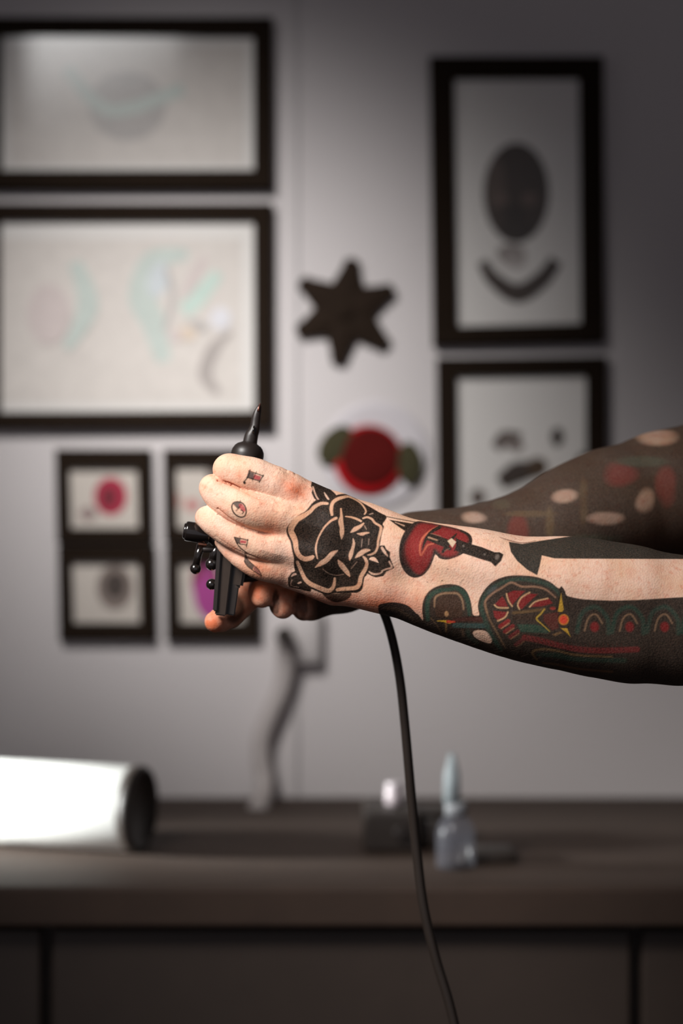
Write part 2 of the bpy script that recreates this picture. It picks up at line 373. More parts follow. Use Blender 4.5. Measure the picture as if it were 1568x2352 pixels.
# white canister on its side with dark end
root = thing('canister', tp(300, 1955), 'white cylindrical canister lying on its side with black lid, bottom left on worktop', 'canister')
c0 = tp(300, 1955); r = 0.047; c0.z = TZ+r
ax = Vector((math.cos(math.radians(-16)), math.sin(math.radians(-16)), 0))
bm = bmesh.new(); end = Vector((c0.x+0.004, c0.y, c0.z)); st = end-ax*0.19
lathe(bm, st, end, [(0, r-0.006), (0.002, r-0.002), (0.006, r), (0.186, r), (0.19, r-0.001)], 48); bm_obj('body', bm, M_white, root)
bm = bmesh.new(); lathe(bm, end, end+ax*0.012, [(0, r+0.0005), (0.008, r+0.0005), (0.010, r-0.001), (0.010, r-0.006), (0.006, r-0.008), (0.006, 0.001)], 48); bm_obj('lid', bm, M_rubber, root)
# power supply + small pale jar on it
b0 = tp(900, 1958)
root = thing('power_supply', b0, 'dark boxy power supply on the worktop beside the hanging cord', 'box')
w = 0.031
bm = bmesh.new(); box(bm, (b0.x-w, b0.y, TZ), (b0.x+w, b0.y+0.10, TZ+0.045), 0.004); bm_obj('case', bm, M_rubber, root)
bm = bmesh.new(); cyl(bm, Vector((b0.x+0.01, b0.y-0.008, TZ+0.022)), Vector((b0.x+0.01, b0.y+0.001, TZ+0.022)), 0.008, n=20, bev=0.001); bm_obj('dial', bm, M_mbody, root)
j0 = Vector((b0.x+0.004, b0.y+0.045, TZ+0.045))
root = thing('jar', j0, 'small pale jar standing on the dark power supply', 'jar')
bm = bmesh.new(); lathe(bm, j0, j0+Vector((0, 0, 1)), [(0, 0.009), (0.001, 0.0105), (0.016, 0.0105), (0.018, 0.009)], 24); bm_obj('body', bm, mat('jar_glass', lin(190, 178, 182), 0.3), root)
bm = bmesh.new(); lathe(bm, j0+Vector((0, 0, 0.018)), j0+Vector((0, 0, 1)), [(0, 0.0095), (0.006, 0.0095), (0.007, 0.008)], 24); bm_obj('lid', bm, mat('jar_lid', lin(200, 190, 194), 0.4), root)
# dark pouch / box beside the bottle
b1 = tp(1000, 1950)
root = thing('ink_box', b1, 'low dark box on the worktop between the cord and the bottle', 'box')
bm = bmesh.new(); box(bm, (b1.x-0.022, b1.y, TZ), (b1.x+0.02, b1.y+0.05, TZ+0.036), 0.006); bm_obj('tray', bm, M_rubber, root, True)
bm = bmesh.new(); box(bm, (b1.x-0.023, b1.y-0.001, TZ+0.0362), (b1.x+0.021, b1.y+0.051, TZ+0.042), 0.002); bm_obj('lid', bm, M_rubber, root, True)
# wash bottle
b2 = tp(1046, 1992)
root = thing('wash_bottle', b2, 'translucent bottle with pale upright nozzle on the worktop, bottom right', 'bottle')
bm = bmesh.new(); lathe(bm, b2, b2+Vector((0, 0, 1)), [(0, 0.018), (0.002, 0.0205), (0.038, 0.0205), (0.048, 0.017), (0.055, 0.011)], 32); bm_obj('body', bm, M_bottle, root)
bm = bmesh.new(); lathe(bm, b2+Vector((0, 0, 0.055)), b2+Vector((0, 0, 1)), [(0, 0.0115), (0.012, 0.0115), (0.014, 0.009)], 24); bm_obj('cap', bm, mat('cap_grey', lin(140, 142, 146), 0.5), root)
q = b2+Vector((-0.004, 0, 0.068)); bm = bmesh.new(); lathe(bm, q, q+Vector((-0.0002, 0, 1)), [(0, 0.0088), (0.03, 0.0085), (0.042, 0.0055), (0.052, 0.0035)], 24); bm_obj('nozzle', bm, mat('nozzle_pale', lin(166, 176, 180), 0.5), root)
b3 = tp(1120, 1985)
root = thing('rubber_pad', b3, 'small flat dark pad lying right of the bottle', 'pad')
bm = bmesh.new(); box(bm, (b3.x-0.028, b3.y, TZ), (b3.x+0.03, b3.y+0.05, TZ+0.012), 0.004); bm_obj('pad', bm, M_rubber, root, True)

# ------------------------------------------------------------------ tattoo machine
DM = 24.0
def pm(x, y, d=DM): return P(x, y, d)
root = thing('tattoo_machine', pm(505, 1415), 'black tattoo machine held upright between both hands', 'tattoo machine')
MR = root
u = S(1, DM)
bm = bmesh.new()   # grip, hidden inside the hand
lathe(bm, pm(566, 1056), pm(536, 1240), [(0, u*33), (10*u, u*33), (40*u, u*27), (110*u, u*26), (180*u, u*24)], 32)
bm_obj('grip', bm, M_mbody, root)
bm = bmesh.new()   # collar
lathe(bm, pm(563, 1072), pm(578, 990), [(0, 35*u), (18*u, 37.5*u), (30*u, 38*u), (38*u, 36.5*u), (46*u, 32*u), (51*u, 27*u), (55*u, 19*u), (57*u, 16*u)], 44)
bm_obj('collar', bm, M_mbody, root)
bm = bmesh.new()   # tube with a stepped, slanted open tip
prof = [(1026, 556, 590), (1012, 558, 591), (1000, 561, 593), (993, 564, 595), (986, 570, 596), (976, 575, 597), (962, 577, 598), (950, 580, 599.5), (941, 584, 600), (934, 589, 600), (929, 593, 598)]
rings = []
for y, xl, xr in prof:
    c = (xl+xr)/2; r = (xr-xl)/2
    rings.append([bm.verts.new(pm(c+r*math.cos(t), y, DM-max(r, 4)/3.2*0.9*math.sin(t))) for t in [2*math.pi*k/24 for k in range(24)]])
for a_, b_ in zip(rings[:-1], rings[1:]):
    for k in range(24): bm.faces.new((a_[k], a_[(k+1) % 24], b_[(k+1) % 24], b_[k])).smooth = True
bm.faces.new(rings[0]); bm.faces.new(rings[-1])
bm_obj('tube', bm, M_mbody, root)
bm = bmesh.new(); tube(bm, [pm(581, 995, DM-5.6), pm(583, 978, DM-4.6)], [2.6*u, 1.8*u], 12); bm_obj('slot_rim', bm, M_mgloss, root)
bm = bmesh.new(); tube(bm, [pm(592, 944, DM-3.2), pm(597, 927, DM-0.5)], [2.6*u, 1.6*u], 10); bm_obj('needle_bar', bm, mat('needle_steel', lin(150, 100, 88), 0.35, metal=0.8), root)
def plank(x0, y0, x1, y1, hw, d0, d1, bev=0.0008):
    """bar whose side faces the camera, from pixel to pixel, half width hw px"""
    A, B = Vector((x0, y0)), Vector((x1, y1)); t = (B-A).normalized(); n = Vector((-t.y, t.x))*hw
    bm = bmesh.new(); q = [A+n, B+n, B-n, A-n]
    f = [bm.verts.new(pm(p.x, p.y, d0)) for p in q]; g = [bm.verts.new(pm(p.x, p.y, d1)) for p in q]
    bm.faces.new(f); bm.faces.new(g[::-1])
    for k in range(4): bm.faces.new((f[k], g[k], g[(k+1) % 4], f[(k+1) % 4]))
    bmesh.ops.bevel(bm, geom=bm.edges[:], offset=bev, segments=2, affect='EDGES'); return bm
bm_obj('frame', plank(528, 1225, 506, 1414, 13, DM-7, DM+8), M_mplate, root)
bm_obj('back_plate', plank(551, 1240, 525, 1412, 14, DM-4, DM+10), M_mbody, root)
bm_obj('side_bar', plank(506, 1228, 494, 1404, 5.5, DM-9, DM+4), M_mbody, root)
bm_obj('coil_cover', plank(556, 1290, 545, 1350, 12, DM-6, DM+12, 0.002), M_mplate, root)
bm = bmesh.new(); cyl(bm, pm(425, 1219, DM-4), pm(482, 1228, DM-2), 23*u, 23*u, 36, 0.0014)
lathe(bm, pm(421, 1218.5, DM-4), pm(482, 1228, DM-2), [(0, 15*u), (2*u, 18*u), (6*u, 18*u)], 32)
bm_obj('contact_knob', bm, M_mgloss, root)
bm = bmesh.new(); cyl(bm, pm(455, 1249, DM-3), pm(474, 1251, DM-2), 5*u, n=20, bev=0.0003); bm_obj('copper_ring', bm, M_copper, root)
bm = bmesh.new(); tube(bm, [pm(476, 1226), pm(494, 1240), pm(510, 1262)], [15*u, 14*u, 12*u], 18); bm_obj('arm_bracket', bm, M_mbody, root)
bm = bmesh.new(); tube(bm, [pm(462, 1252), pm(455, 1275), pm(450, 1300)], [10*u, 8.5*u, 9*u], 16); ball(bm, pm(449, 1306), 13*u); bm_obj('spring_post', bm, M_mgloss, root)
bm = bmesh.new(); tube(bm, [pm(505, 1250), pm(492, 1272), pm(486, 1294)], [12*u, 10*u, 9*u], 16); ball(bm, pm(486, 1296), 14.5*u); bm_obj('binding_post', bm, M_mgloss, root)
bm = bmesh.new(); cyl(bm, pm(482, 1342, DM-4), pm(500, 1344, DM-2), 8*u, n=20); ball(bm, pm(486, 1342, DM-5), 13*u); bm_obj('thumb_screw', bm, M_mgloss, root)
bm = bmesh.new(); cyl(bm, pm(466, 1262, DM-1), pm(500, 1262, DM), 7*u, n=18, bev=0.0004); bm_obj('cross_bar', bm, M_mbody, root)

# cord
cp = [(530, 1330, 38), (600, 1325, 36), (700, 1318, 36), (800, 1330, 38), (855, 1366, 44), (880, 1405, 52), (901, 1470, 62), (918, 1560, 72), (929, 1660, 80), (938, 1760, 86), (947, 1860, 92), (957, 1960, 96), (972, 2080, 98), (1000, 2200, 100), (1040, 2340, 100), (1090, 2600, 100), (1120, 3200, 100), (1140, 4100, 100), (1165, 4800, 98), (1220, 4990, 80), (1330, 4985, 20), (1520, 4990, -40)]
sp = cr_spline(cp, 10); bm = bmesh.new()
tube(bm, [P(*q) for q in sp], [S(np.interp(q[1], [1400, 1900], [10.0, 11.5]), 70) for q in sp], 18)
o = bm_obj('cable', bm, M_rubber); tag(o, 'thick black cable hanging from the hands down in front of the worktop', 'cable')
print('stage: props done')

# ------------------------------------------------------------------ body as a distance field (metres)
class Prim: pass
def seg_sdf(p, a, b, ra, rb):
    pa = p-a; ba = b-a; L2 = float(ba@ba)
    h = np.clip((pa@ba)/L2, 0, 1)
    return np.sqrt(((pa-h[:, None]*ba)**2).sum(1)) - (ra+(rb-ra)*h)
def smin(a, b, k):
    h = np.clip(0.5+0.5*(b-a)/k, 0, 1)
    return b*(1-h)+a*h-k*h*(1-h)
def chain(pts):
    """pts: (px,py,dmm,r_px) -> world chain"""
    if len(pts) > 3: pts = [tuple(float(v) for v in q) for q in cr_spline(pts, 2)]
    return [(np.array(P(x, y, d)), S(r, d)) for x, y, d, r in pts]
def chain_sdf(p, ch, k):
    d = None
    for (a, ra), (b, rb) in zip(ch[:-1], ch[1:]):
        s = seg_sdf(p, a, b, ra, rb); d = s if d is None else smin(d, s, k)
    return d
mm = 0.001
# ---- near hand
near_meta = [chain(c) for c in [
    [(880, 1240, 4, 54), (775, 1186, 4, 50), (668, 1130, 2, 41)],
    [(880, 1268, -2, 54), (762, 1222, -4, 46), (654, 1186, -4, 39)],
    [(880, 1300, -1, 54), (750, 1275, -3, 44), (640, 1254, -1, 35)],
    [(880, 1335, 4, 54), (742, 1322, 6, 42), (632, 1298, 8, 33)],
    [(880, 1340, 8, 52), (770, 1344, 10, 42), (668, 1318, 12, 32)],
    [(880, 1280, 16, 50), (780, 1260, 22, 44), (700, 1230, 22, 32)]]]
near_fingers = [[[chain(c)] for c in f] for f in []] or [[chain(c) for c in f] for f in [
    [[(664, 1128, 1, 40), (592, 1099, 0, 40), (558, 1089, 0, 36), (527, 1079, 1, 31), (523, 1077, 3, 28)], [(523, 1077, 4, 28), (521, 1078, 24, 27), (534, 1082, 42, 25), (552, 1086, 54, 23)]],
    [[(650, 1186, -3, 40), (600, 1176, -4, 41), (558, 1166, -4, 39), (525, 1152, -2, 35), (500, 1132, 0, 30), (487, 1119, 2, 27)], [(487, 1119, 4, 27), (488, 1126, 26, 26), (504, 1130, 46, 25), (522, 1134, 56, 23)]],
    [[(640, 1256, -1, 33), (596, 1255, -2, 30), (560, 1240, -2, 29), (526, 1223, -1, 28), (496, 1203, 0, 26), (476, 1188, 2, 24)], [(476, 1188, 4, 24), (475, 1191, 26, 23), (494, 1197, 46, 22), (514, 1203, 54, 21)]],
    [[(638, 1308, 6, 32), (602, 1303, 4, 25), (578, 1293, 4, 23), (549, 1276, 6, 21), (517, 1251, 9, 17)], [(517, 1251, 9, 17), (509, 1245, 18, 16)]]]]
near_webs = [chain(c) for c in [[(636, 1124, 6, 26), (630, 1168, 5, 24)], [(616, 1190, 5, 28), (608, 1240, 6, 25)], [(618, 1258, 8, 25), (610, 1296, 12, 23)]]]
near_thumb = chain([(830, 1200, 22, 44), (730, 1165, 44, 36), (640, 1130, 52, 30), (585, 1112, 54, 26)])
near_arm = [chain(c) for c in [
    [(830, 1214, 6, 54), (900, 1252, 4, 60), (1000, 1284, 3, 73), (1100, 1308, 2, 84), (1200, 1338, 3, 94), (1306, 1346, 4, 105), (1450, 1372, 6, 112), (1640, 1420, 10, 118)],
    [(830, 1330, 8, 52), (900, 1341, 6, 60), (1000, 1367, 6, 74), (1100, 1390, 6, 86), (1200, 1411, 6, 97), (1306, 1426, 8, 106), (1450, 1450, 10, 112), (1640, 1450, 12, 118)]]]
def sd_near(p):
    palm = None
    for c in near_meta:
        s = chain_sdf(p, c, 6*mm); palm = s if palm is None else smin(palm, s, 9*mm)
    arm = smin(chain_sdf(p, near_arm[0], 10*mm), chain_sdf(p, near_arm[1], 10*mm), 8*mm)
    d = smin(palm, arm, 10*mm)
    d = smin(d, chain_sdf(p, near_thumb, 5*mm), 6*mm)
    F = None
    for f in near_fingers:
        s = smin(chain_sdf(p, f[0], 5*mm), chain_sdf(p, f[1], 4*mm), 2.5*mm)
        F = s if F is None else smin(F, s, 0.5*mm)
    d = smin(d, F, 3.6*mm)
    for w in near_webs: d = smin(d, chain_sdf(p, w, 2*mm), 4*mm)
    return d
# ---- far hand
far_parts = [chain(c) for c in [
    [(1640, 1110, 150, 150), (1400, 1172, 125, 138), (1306, 1212, 112, 128), (1250, 1238, 106, 119), (1150, 1262, 98, 108), (1060, 1270, 92, 97), (950, 1268, 88, 86), (870, 1290, 82, 72)],
    [(880, 1290, 80, 72), (800, 1320, 74, 62), (730, 1345, 68, 50)],
    [(850, 1325, 78, 58), (790, 1352, 70, 50), (720, 1378, 60, 44)],
    [(820, 1290, 84, 56), (740, 1300, 80, 48), (680, 1300, 76, 42)]]]
far_fingers = [chain(c) for c in [
    [(700, 1300, 76, 36), (630, 1330, 74, 32), (570, 1370, 66, 30), (528, 1412, 56, 28), (494, 1428, 40, 24.5)],
    [(690, 1345, 70, 36), (640, 1345, 62, 36), (606, 1352, 44, 32), (602, 1370, 34, 26)],
    [(720, 1360, 66, 34), (670, 1375, 60, 32), (648, 1385, 44, 27), (650, 1397, 38, 23)],
    [(750, 1370, 62, 36), (712, 1390, 54, 33), (698, 1398, 44, 28)]]]
def sd_far(p):
    d = None
    for c in far_parts:
        s = chain_sdf(p, c, 8*mm); d = s if d is None else smin(d, s, 9*mm)
    F = None
    for c in far_fingers:
        s = chain_sdf(p, c, 4*mm); F = s if F is None else smin(F, s, 1.5*mm)
    return smin(d, F, 3.5*mm)
# ---- rest of the person (outside the frame): upper arms, torso, neck, head
SH_N = (2150, 860, 20); SH_F = (2050, 830, 380)
rest = [(chain(c), k) for c, k in [
    ([(1640, 1432, 10, 120), (1900, 1180, 12, 130), (SH_N[0], SH_N[1], SH_N[2], 150)], 0.02),
    ([(1640, 1110, 150, 150), (1860, 980, 260, 130), (SH_F[0], SH_F[1], SH_F[2], 140)], 0.02),
    ([(SH_N[0]+40, SH_N[1]+20, 80, 170), (SH_F[0]+80, SH_F[1]+20, 320, 160)], 0.02),
    ([(2240, 1080, 120, 300), (2250, 1500, 140, 270), (2250, 2000, 140, 270)], 0.03),
    ([(2180, 1080, 260, 280), (2200, 1500, 230, 260), (2220, 2000, 220, 270)], 0.03),
    ([(2190, 800, 200, 150), (2120, 560, 200, 140)], 0.02),
    ([(2110, 300, 200, 205), (2030, 270, 200, 190)], 0.03), ([(2040, 400, 200, 160), (1950, 470, 200, 80)], 0.02), ([(1990, 360, 200, 150), (1960, 400, 200, 120)], 0.02),
    ([(1862, 335, 200, 22), (1822, 398, 200, 25)], 0.01), ([(1822, 402, 192, 18), (1822, 402, 208, 18)], 0.01), ([(1872, 296, 172, 20), (1850, 300, 186, 20), (1850, 300, 214, 20), (1872, 296, 228, 20)], 0.01), ([(1880, 520, 194, 44), (1880, 520, 206, 44)], 0.01), ([(1880, 275, 182, 26), (1880, 275, 216, 26)], 0.01),
    ([(1850, 460, 188, 17), (1850, 460, 212, 17)], 0.01), ([(2085, 330, 128, 22), (2080, 385, 130, 16)], 0.01), ([(2085, 330, 264, 22), (2080, 385, 262, 16)], 0.01)]]
sleeve = [(chain(c), 0.02) for c in [[(1930, 1120, 13, 150), (SH_N[0], SH_N[1], SH_N[2], 162)], [(1900, 960, 282, 146), (SH_F[0], SH_F[1], SH_F[2], 150)]]]
legs = [chain(c) for c in [[(2250, 2050, 140, 250), (2220, 2700, 110, 190), (2190, 3700, 90, 140), (2230, 5010, 60, 110)], [(2220, 2050, 230, 250), (2240, 2600, 250, 190), (2210, 3400, 275, 140), (2250, 4400, 285, 110)]]]
shoes = [chain(c) for c in [[(2240, 5070, 60, 84), (2080, 5085, 50, 84), (1970, 5110, 50, 60)], [(2260, 4460, 285, 78), (2110, 4470, 285, 76), (2000, 4492, 285, 56)]]]
def sd_rest(p):
    d = None
    for c, k in rest:
        s = chain_sdf(p, c, k); d = s if d is None else smin(d, s, 0.025 if k > 0.01 else 0.007)
    return d

def surface_nets(sd, lo, hi, h):
    n = np.ceil((np.array(hi)-np.array(lo))/h).astype(int)+1
    ax = [lo[i]+h*np.arange(n[i]) for i in range(3)]
    G = np.empty(n)
    for i0 in range(0, n[0], 16):
        X, Y, Z = np.meshgrid(ax[0][i0:i0+16], ax[1], ax[2], indexing='ij')
        G[i0:i0+16] = sd(np.stack([X.ravel(), Y.ravel(), Z.ravel()], 1)).reshape(X.shape)
    neg = G < 0
    c = np.zeros(n-1, int)
    for dx in (0, 1):
        for dy in (0, 1):
            for dz in (0, 1): c += neg[dx:n[0]-1+dx, dy:n[1]-1+dy, dz:n[2]-1+dz]
    act = (c > 0) & (c < 8); idx = -np.ones(act.shape, int); cells = np.argwhere(act); idx[act] = np.arange(len(cells))
    acc = np.zeros((len(cells), 3)); cnt = np.zeros(len(cells))
    for axis in range(3):
        for u_ in (0, 1):
            for v_ in (0, 1):
                o0 = [0, 0, 0]; oth = [k for k in range(3) if k != axis]; o0[oth[0]] = u_; o0[oth[1]] = v_
                o1 = list(o0); o1[axis] = 1
                a = G[cells[:, 0]+o0[0], cells[:, 1]+o0[1], cells[:, 2]+o0[2]]; b = G[cells[:, 0]+o1[0], cells[:, 1]+o1[1], cells[:, 2]+o1[2]]
                m = (a < 0) != (b < 0); t = np.where(m, a/np.where(m, a-b, 1), 0)
                pt = np.tile(np.array(o0, float), (len(cells), 1)); pt[:, axis] = t
                acc[m] += pt[m]; cnt[m] += 1
    V = np.array(lo)+h*(cells+acc/cnt[:, None])
    Q = []
    for axis in range(3):
        b_, c_ = (axis+1) % 3, (axis+2) % 3
        s0 = [slice(None)]*3; s1 = [slice(None)]*3; s0[axis] = slice(0, -1); s1[axis] = slice(1, None)
        A, B = neg[tuple(s0)], neg[tuple(s1)]
        e = np.argwhere(A != B); e = e[(e[:, b_] > 0) & (e[:, c_] > 0) & (e[:, b_] < n[b_]-1) & (e[:, c_] < n[c_]-1)]
        if not len(e): continue
        fl = A[tuple(e.T)]
        def cell(db, dc):
            q = e.copy(); q[:, b_] -= db; q[:, c_] -= dc; return idx[tuple(q.T)]
        q = np.stack([cell(1, 1), cell(0, 1), cell(0, 0), cell(1, 0)], 1)
        q[~fl] = q[~fl][:, ::-1]; Q.append(q)
    return V, np.concatenate(Q)
def grad(sd, V, e=0.0003):
    g = np.empty_like(V); 
    for k in range(3):
        d = np.zeros(3); d[k] = e; g[:, k] = sd(V+d)-sd(V-d)
    return g/(np.linalg.norm(g, axis=1)[:, None]+1e-12)
def project(sd, V, it=2):
    for _ in range(it):
        V = V - 0.9*sd(V)[:, None]*grad(sd, V)
    return V
def subdivide(V, Q):
    n = len(V); E = np.concatenate([Q[:, [k, (k+1) % 4]] for k in range(4)]); E.sort(axis=1)
    key = E[:, 0].astype(np.int64)*n+E[:, 1]; uk, inv = np.unique(key, return_inverse=True); inv = inv.ravel()
    a, b = uk//n, uk % n; EV = (V[a]+V[b])/2; FV = V[Q].mean(1)
    m = len(Q); e = inv.reshape(4, m).T+n; f = np.arange(m)+n+len(EV)
    NQ = np.concatenate([np.stack([Q[:, k], e[:, k], f, e[:, (k-1) % 4]], 1) for k in range(4)])
    return np.concatenate([V, EV, FV]), NQ
def relax(V, Q, it=2):
    n = len(V)
    for _ in range(it):
        acc = np.zeros_like(V); cnt = np.zeros(n)
        c = V[Q].mean(1)
        for k in range(4): np.add.at(acc, Q[:, k], c); np.add.at(cnt, Q[:, k], 1)
        V = 0.4*V+0.6*acc/np.maximum(cnt, 1)[:, None]
    return V
def bounds(px0, px1, py0, py1, d0, d1):
    pts = [P(x, y, d) for x in (px0, px1) for y in (py0, py1) for d in (d0, d1)]
    return [min(p[i] for p in pts) for i in range(3)], [max(p[i] for p in pts) for i in range(3)]

# ------------------------------------------------------------------ ink designs, drawn flat, then laid on the skin
RX0, RX1, RY0, RY1, RS = 420, 1760, 1000, 1600, 2
RW, RH = (RX1-RX0)*RS, (RY1-RY0)*RS
INK = np.zeros((RH, RW, 4)); REL = np.zeros((RH, RW)); FLU_SHADE = np.zeros((RH, RW))
class Canvas:
    def __init__(s, ox, oy, sc): s.ox, s.oy, s.sc = ox, oy, sc
    def tr(s, pts): return [(s.ox+x/s.sc, s.oy+y/s.sc) for x, y in pts]
    def _box(s, pts, pad):
        xs = [p[0] for p in pts]; ys = [p[1] for p in pts]
        x0 = max(0, int((min(xs)-pad-RX0)*RS)); x1 = min(RW, int((max(xs)+pad-RX0)*RS)+2)
        y0 = max(0, int((min(ys)-pad-RY0)*RS)); y1 = min(RH, int((max(ys)+pad-RY0)*RS)+2)
        if x1 <= x0 or y1 <= y0: return None
        X, Y = np.meshgrid(RX0+(np.arange(x0, x1)+.5)/RS, RY0+(np.arange(y0, y1)+.5)/RS)
        return (slice(y0, y1), slice(x0, x1)), X, Y
    def _put(s, sl, al, col, a):
        al = al*a; T = INK[sl]
        if col is None: T[..., 3] *= (1-al)
        else:
            c = np.array(lin(*col)[:3])
            T3 = T[..., 3]; na = al+T3*(1-al); k = np.where(na > 1e-6, al/np.maximum(na, 1e-6), 0)[..., None]
            T[..., :3] = T[..., :3]*(1-k)+c*k; T[..., 3] = na
    def poly(s, pts, col=None, a=1.0, soft=1.0, smooth=True):
        q = s.tr(pts)
        if smooth: q = [tuple(p) for p in cr_spline(q, 5, True)]
        r = s._box(q, 3+soft)
        if r is None: return
        sl, X, Y = r; D = np.full(X.shape, 1e9); ins = np.zeros(X.shape, bool)
        for i in range(len(q)):
            (x0, y0), (x1, y1) = q[i], q[(i+1) % len(q)]
            dx, dy = x1-x0, y1-y0; L = dx*dx+dy*dy+1e-9; t = np.clip(((X-x0)*dx+(Y-y0)*dy)/L, 0, 1)
            D = np.minimum(D, (X-x0-t*dx)**2+(Y-y0-t*dy)**2)
            if abs(dy) > 1e-9: ins ^= ((y0 > Y) != (y1 > Y)) & (X < dx*(Y-y0)/dy+x0)
        D = np.sqrt(D)*np.where(ins, -1, 1); s._put(sl, np.clip(0.5-D/(2*soft), 0, 1), col, a)
    def stroke(s, pts, w, col=None, a=1.0, soft=1.0, closed=False, target=None, val=1.0):
        q = s.tr(pts); ws = list(w) if isinstance(w, (list, tuple)) else [w]*len(q)
        q3 = [(x, y, ww/s.sc) for (x, y), ww in zip(q, ws)]
        q3 = cr_spline(q3, 5, closed)
        if closed: q3 = q3+[q3[0]]
        r = s._box([(p[0], p[1]) for p in q3], max(p[2] for p in q3)+soft+2)
        if r is None: return
        sl, X, Y = r; D = np.full(X.shape, 1e9)
        for p0, p1 in zip(q3[:-1], q3[1:]):
            dx, dy = p1[0]-p0[0], p1[1]-p0[1]; L = dx*dx+dy*dy+1e-9; t = np.clip(((X-p0[0])*dx+(Y-p0[1])*dy)/L, 0, 1)
            D = np.minimum(D, np.hypot(X-p0[0]-t*dx, Y-p0[1]-t*dy)-(p0[2]+(p1[2]-p0[2])*t)/2)
        al = np.clip(0.5-D/(2*soft), 0, 1)
        if target is None: s._put(sl, al, col, a)
        else: target[sl] += val*al*al*(3-2*al)
    def ell(s, cx, cy, rx, ry, col=None, a=1.0, soft=1.0, ang=0): s.poly(ell(cx, cy, rx, ry, ang, 24), col, a, soft, False)
BK = (21, 16, 12)
# rose on the back of the hand
R = Canvas(620, 1060, 4.612)
R.poly([(440, 215), (462, 203), (540, 235), (620, 280), (680, 330), (710, 365), (650, 400), (600, 425), (540, 425), (490, 412), (465, 390), (440, 330), (450, 290), (432, 260)], BK, smooth=False)
R.stroke([(455, 270), (470, 320), (490, 370), (510, 400)], 15, None, 0.8); R.stroke([(575, 330), (595, 365), (620, 402)], [8, 20, 16], None, 0.85)
R.stroke([(460, 205), (560, 225), (700, 285), (860, 355)], 8, BK, 0.7)
R.poly([(1165, 890), (1212, 888), (1232, 930), (1272, 958), (1268, 1010), (1315, 1130), (1232, 1168), (1200, 1215), (1122, 1228), (1080, 1215), (1025, 1185), (1020, 1080), (1030, 990), (1120, 940)], BK, smooth=False)
R.stroke([(1055, 1025), (1100, 1035), (1145, 1070)], [26, 40, 6]); R.stroke([(1185, 915), (1210, 955), (1243, 1000)], [26, 28, 12], None, 0.8)
R.stroke([(1262, 1062), (1288, 1120), (1230, 1140), (1180, 1160)], [16, 20, 14, 8], None, 0.75); R.stroke([(1050, 1168), (1090, 1192), (1150, 1190), (1190, 1168)], [14, 22, 14, 10], None, 0.75)
R.poly([(188, 1230), (230, 1175), (290, 1150), (330, 1220), (370, 1300), (440, 1350), (430, 1382), (390, 1375), (300, 1352), (200, 1330), (188, 1290)], BK, smooth=False)
R.stroke([(228, 1215), (255, 1195), (292, 1190)], [10, 24, 14], None, 0.65); R.stroke([(300, 1290), (340, 1272)], 18, None, 0.75); R.stroke([(232, 1255), (222, 1312), (300, 1332)], 8, None, 0.5)
R.poly([(560, 1398), (700, 1398), (850, 1388), (852, 1430), (800, 1470), (700, 1492), (620, 1465), (580, 1430)], BK, 0.92)
R.poly([(490, 408), (440, 450), (380, 520), (300, 570), (235, 620), (190, 680), (172, 730), (185, 790), (215, 850), (235, 950), (252, 1030), (250, 1090), (265, 1160), (290, 1210), (330, 1275), (380, 1325), (440, 1352), (520, 1385), (600, 1412), (680, 1396), (760, 1396), (850, 1392), (930, 1388), (975, 1350), (990, 1280), (1000, 1230), (1030, 1190), (1048, 1100), (1050, 1030), (1100, 1000), (1145, 950), (1162, 880), (1177, 800), (1190, 740), (1206, 690), (1195, 660), (1235, 585), (1160, 540), (1040, 470), (960, 425), (880, 375), (800, 345), (720, 350), (690, 372), (620, 405), (560, 412)], BK)
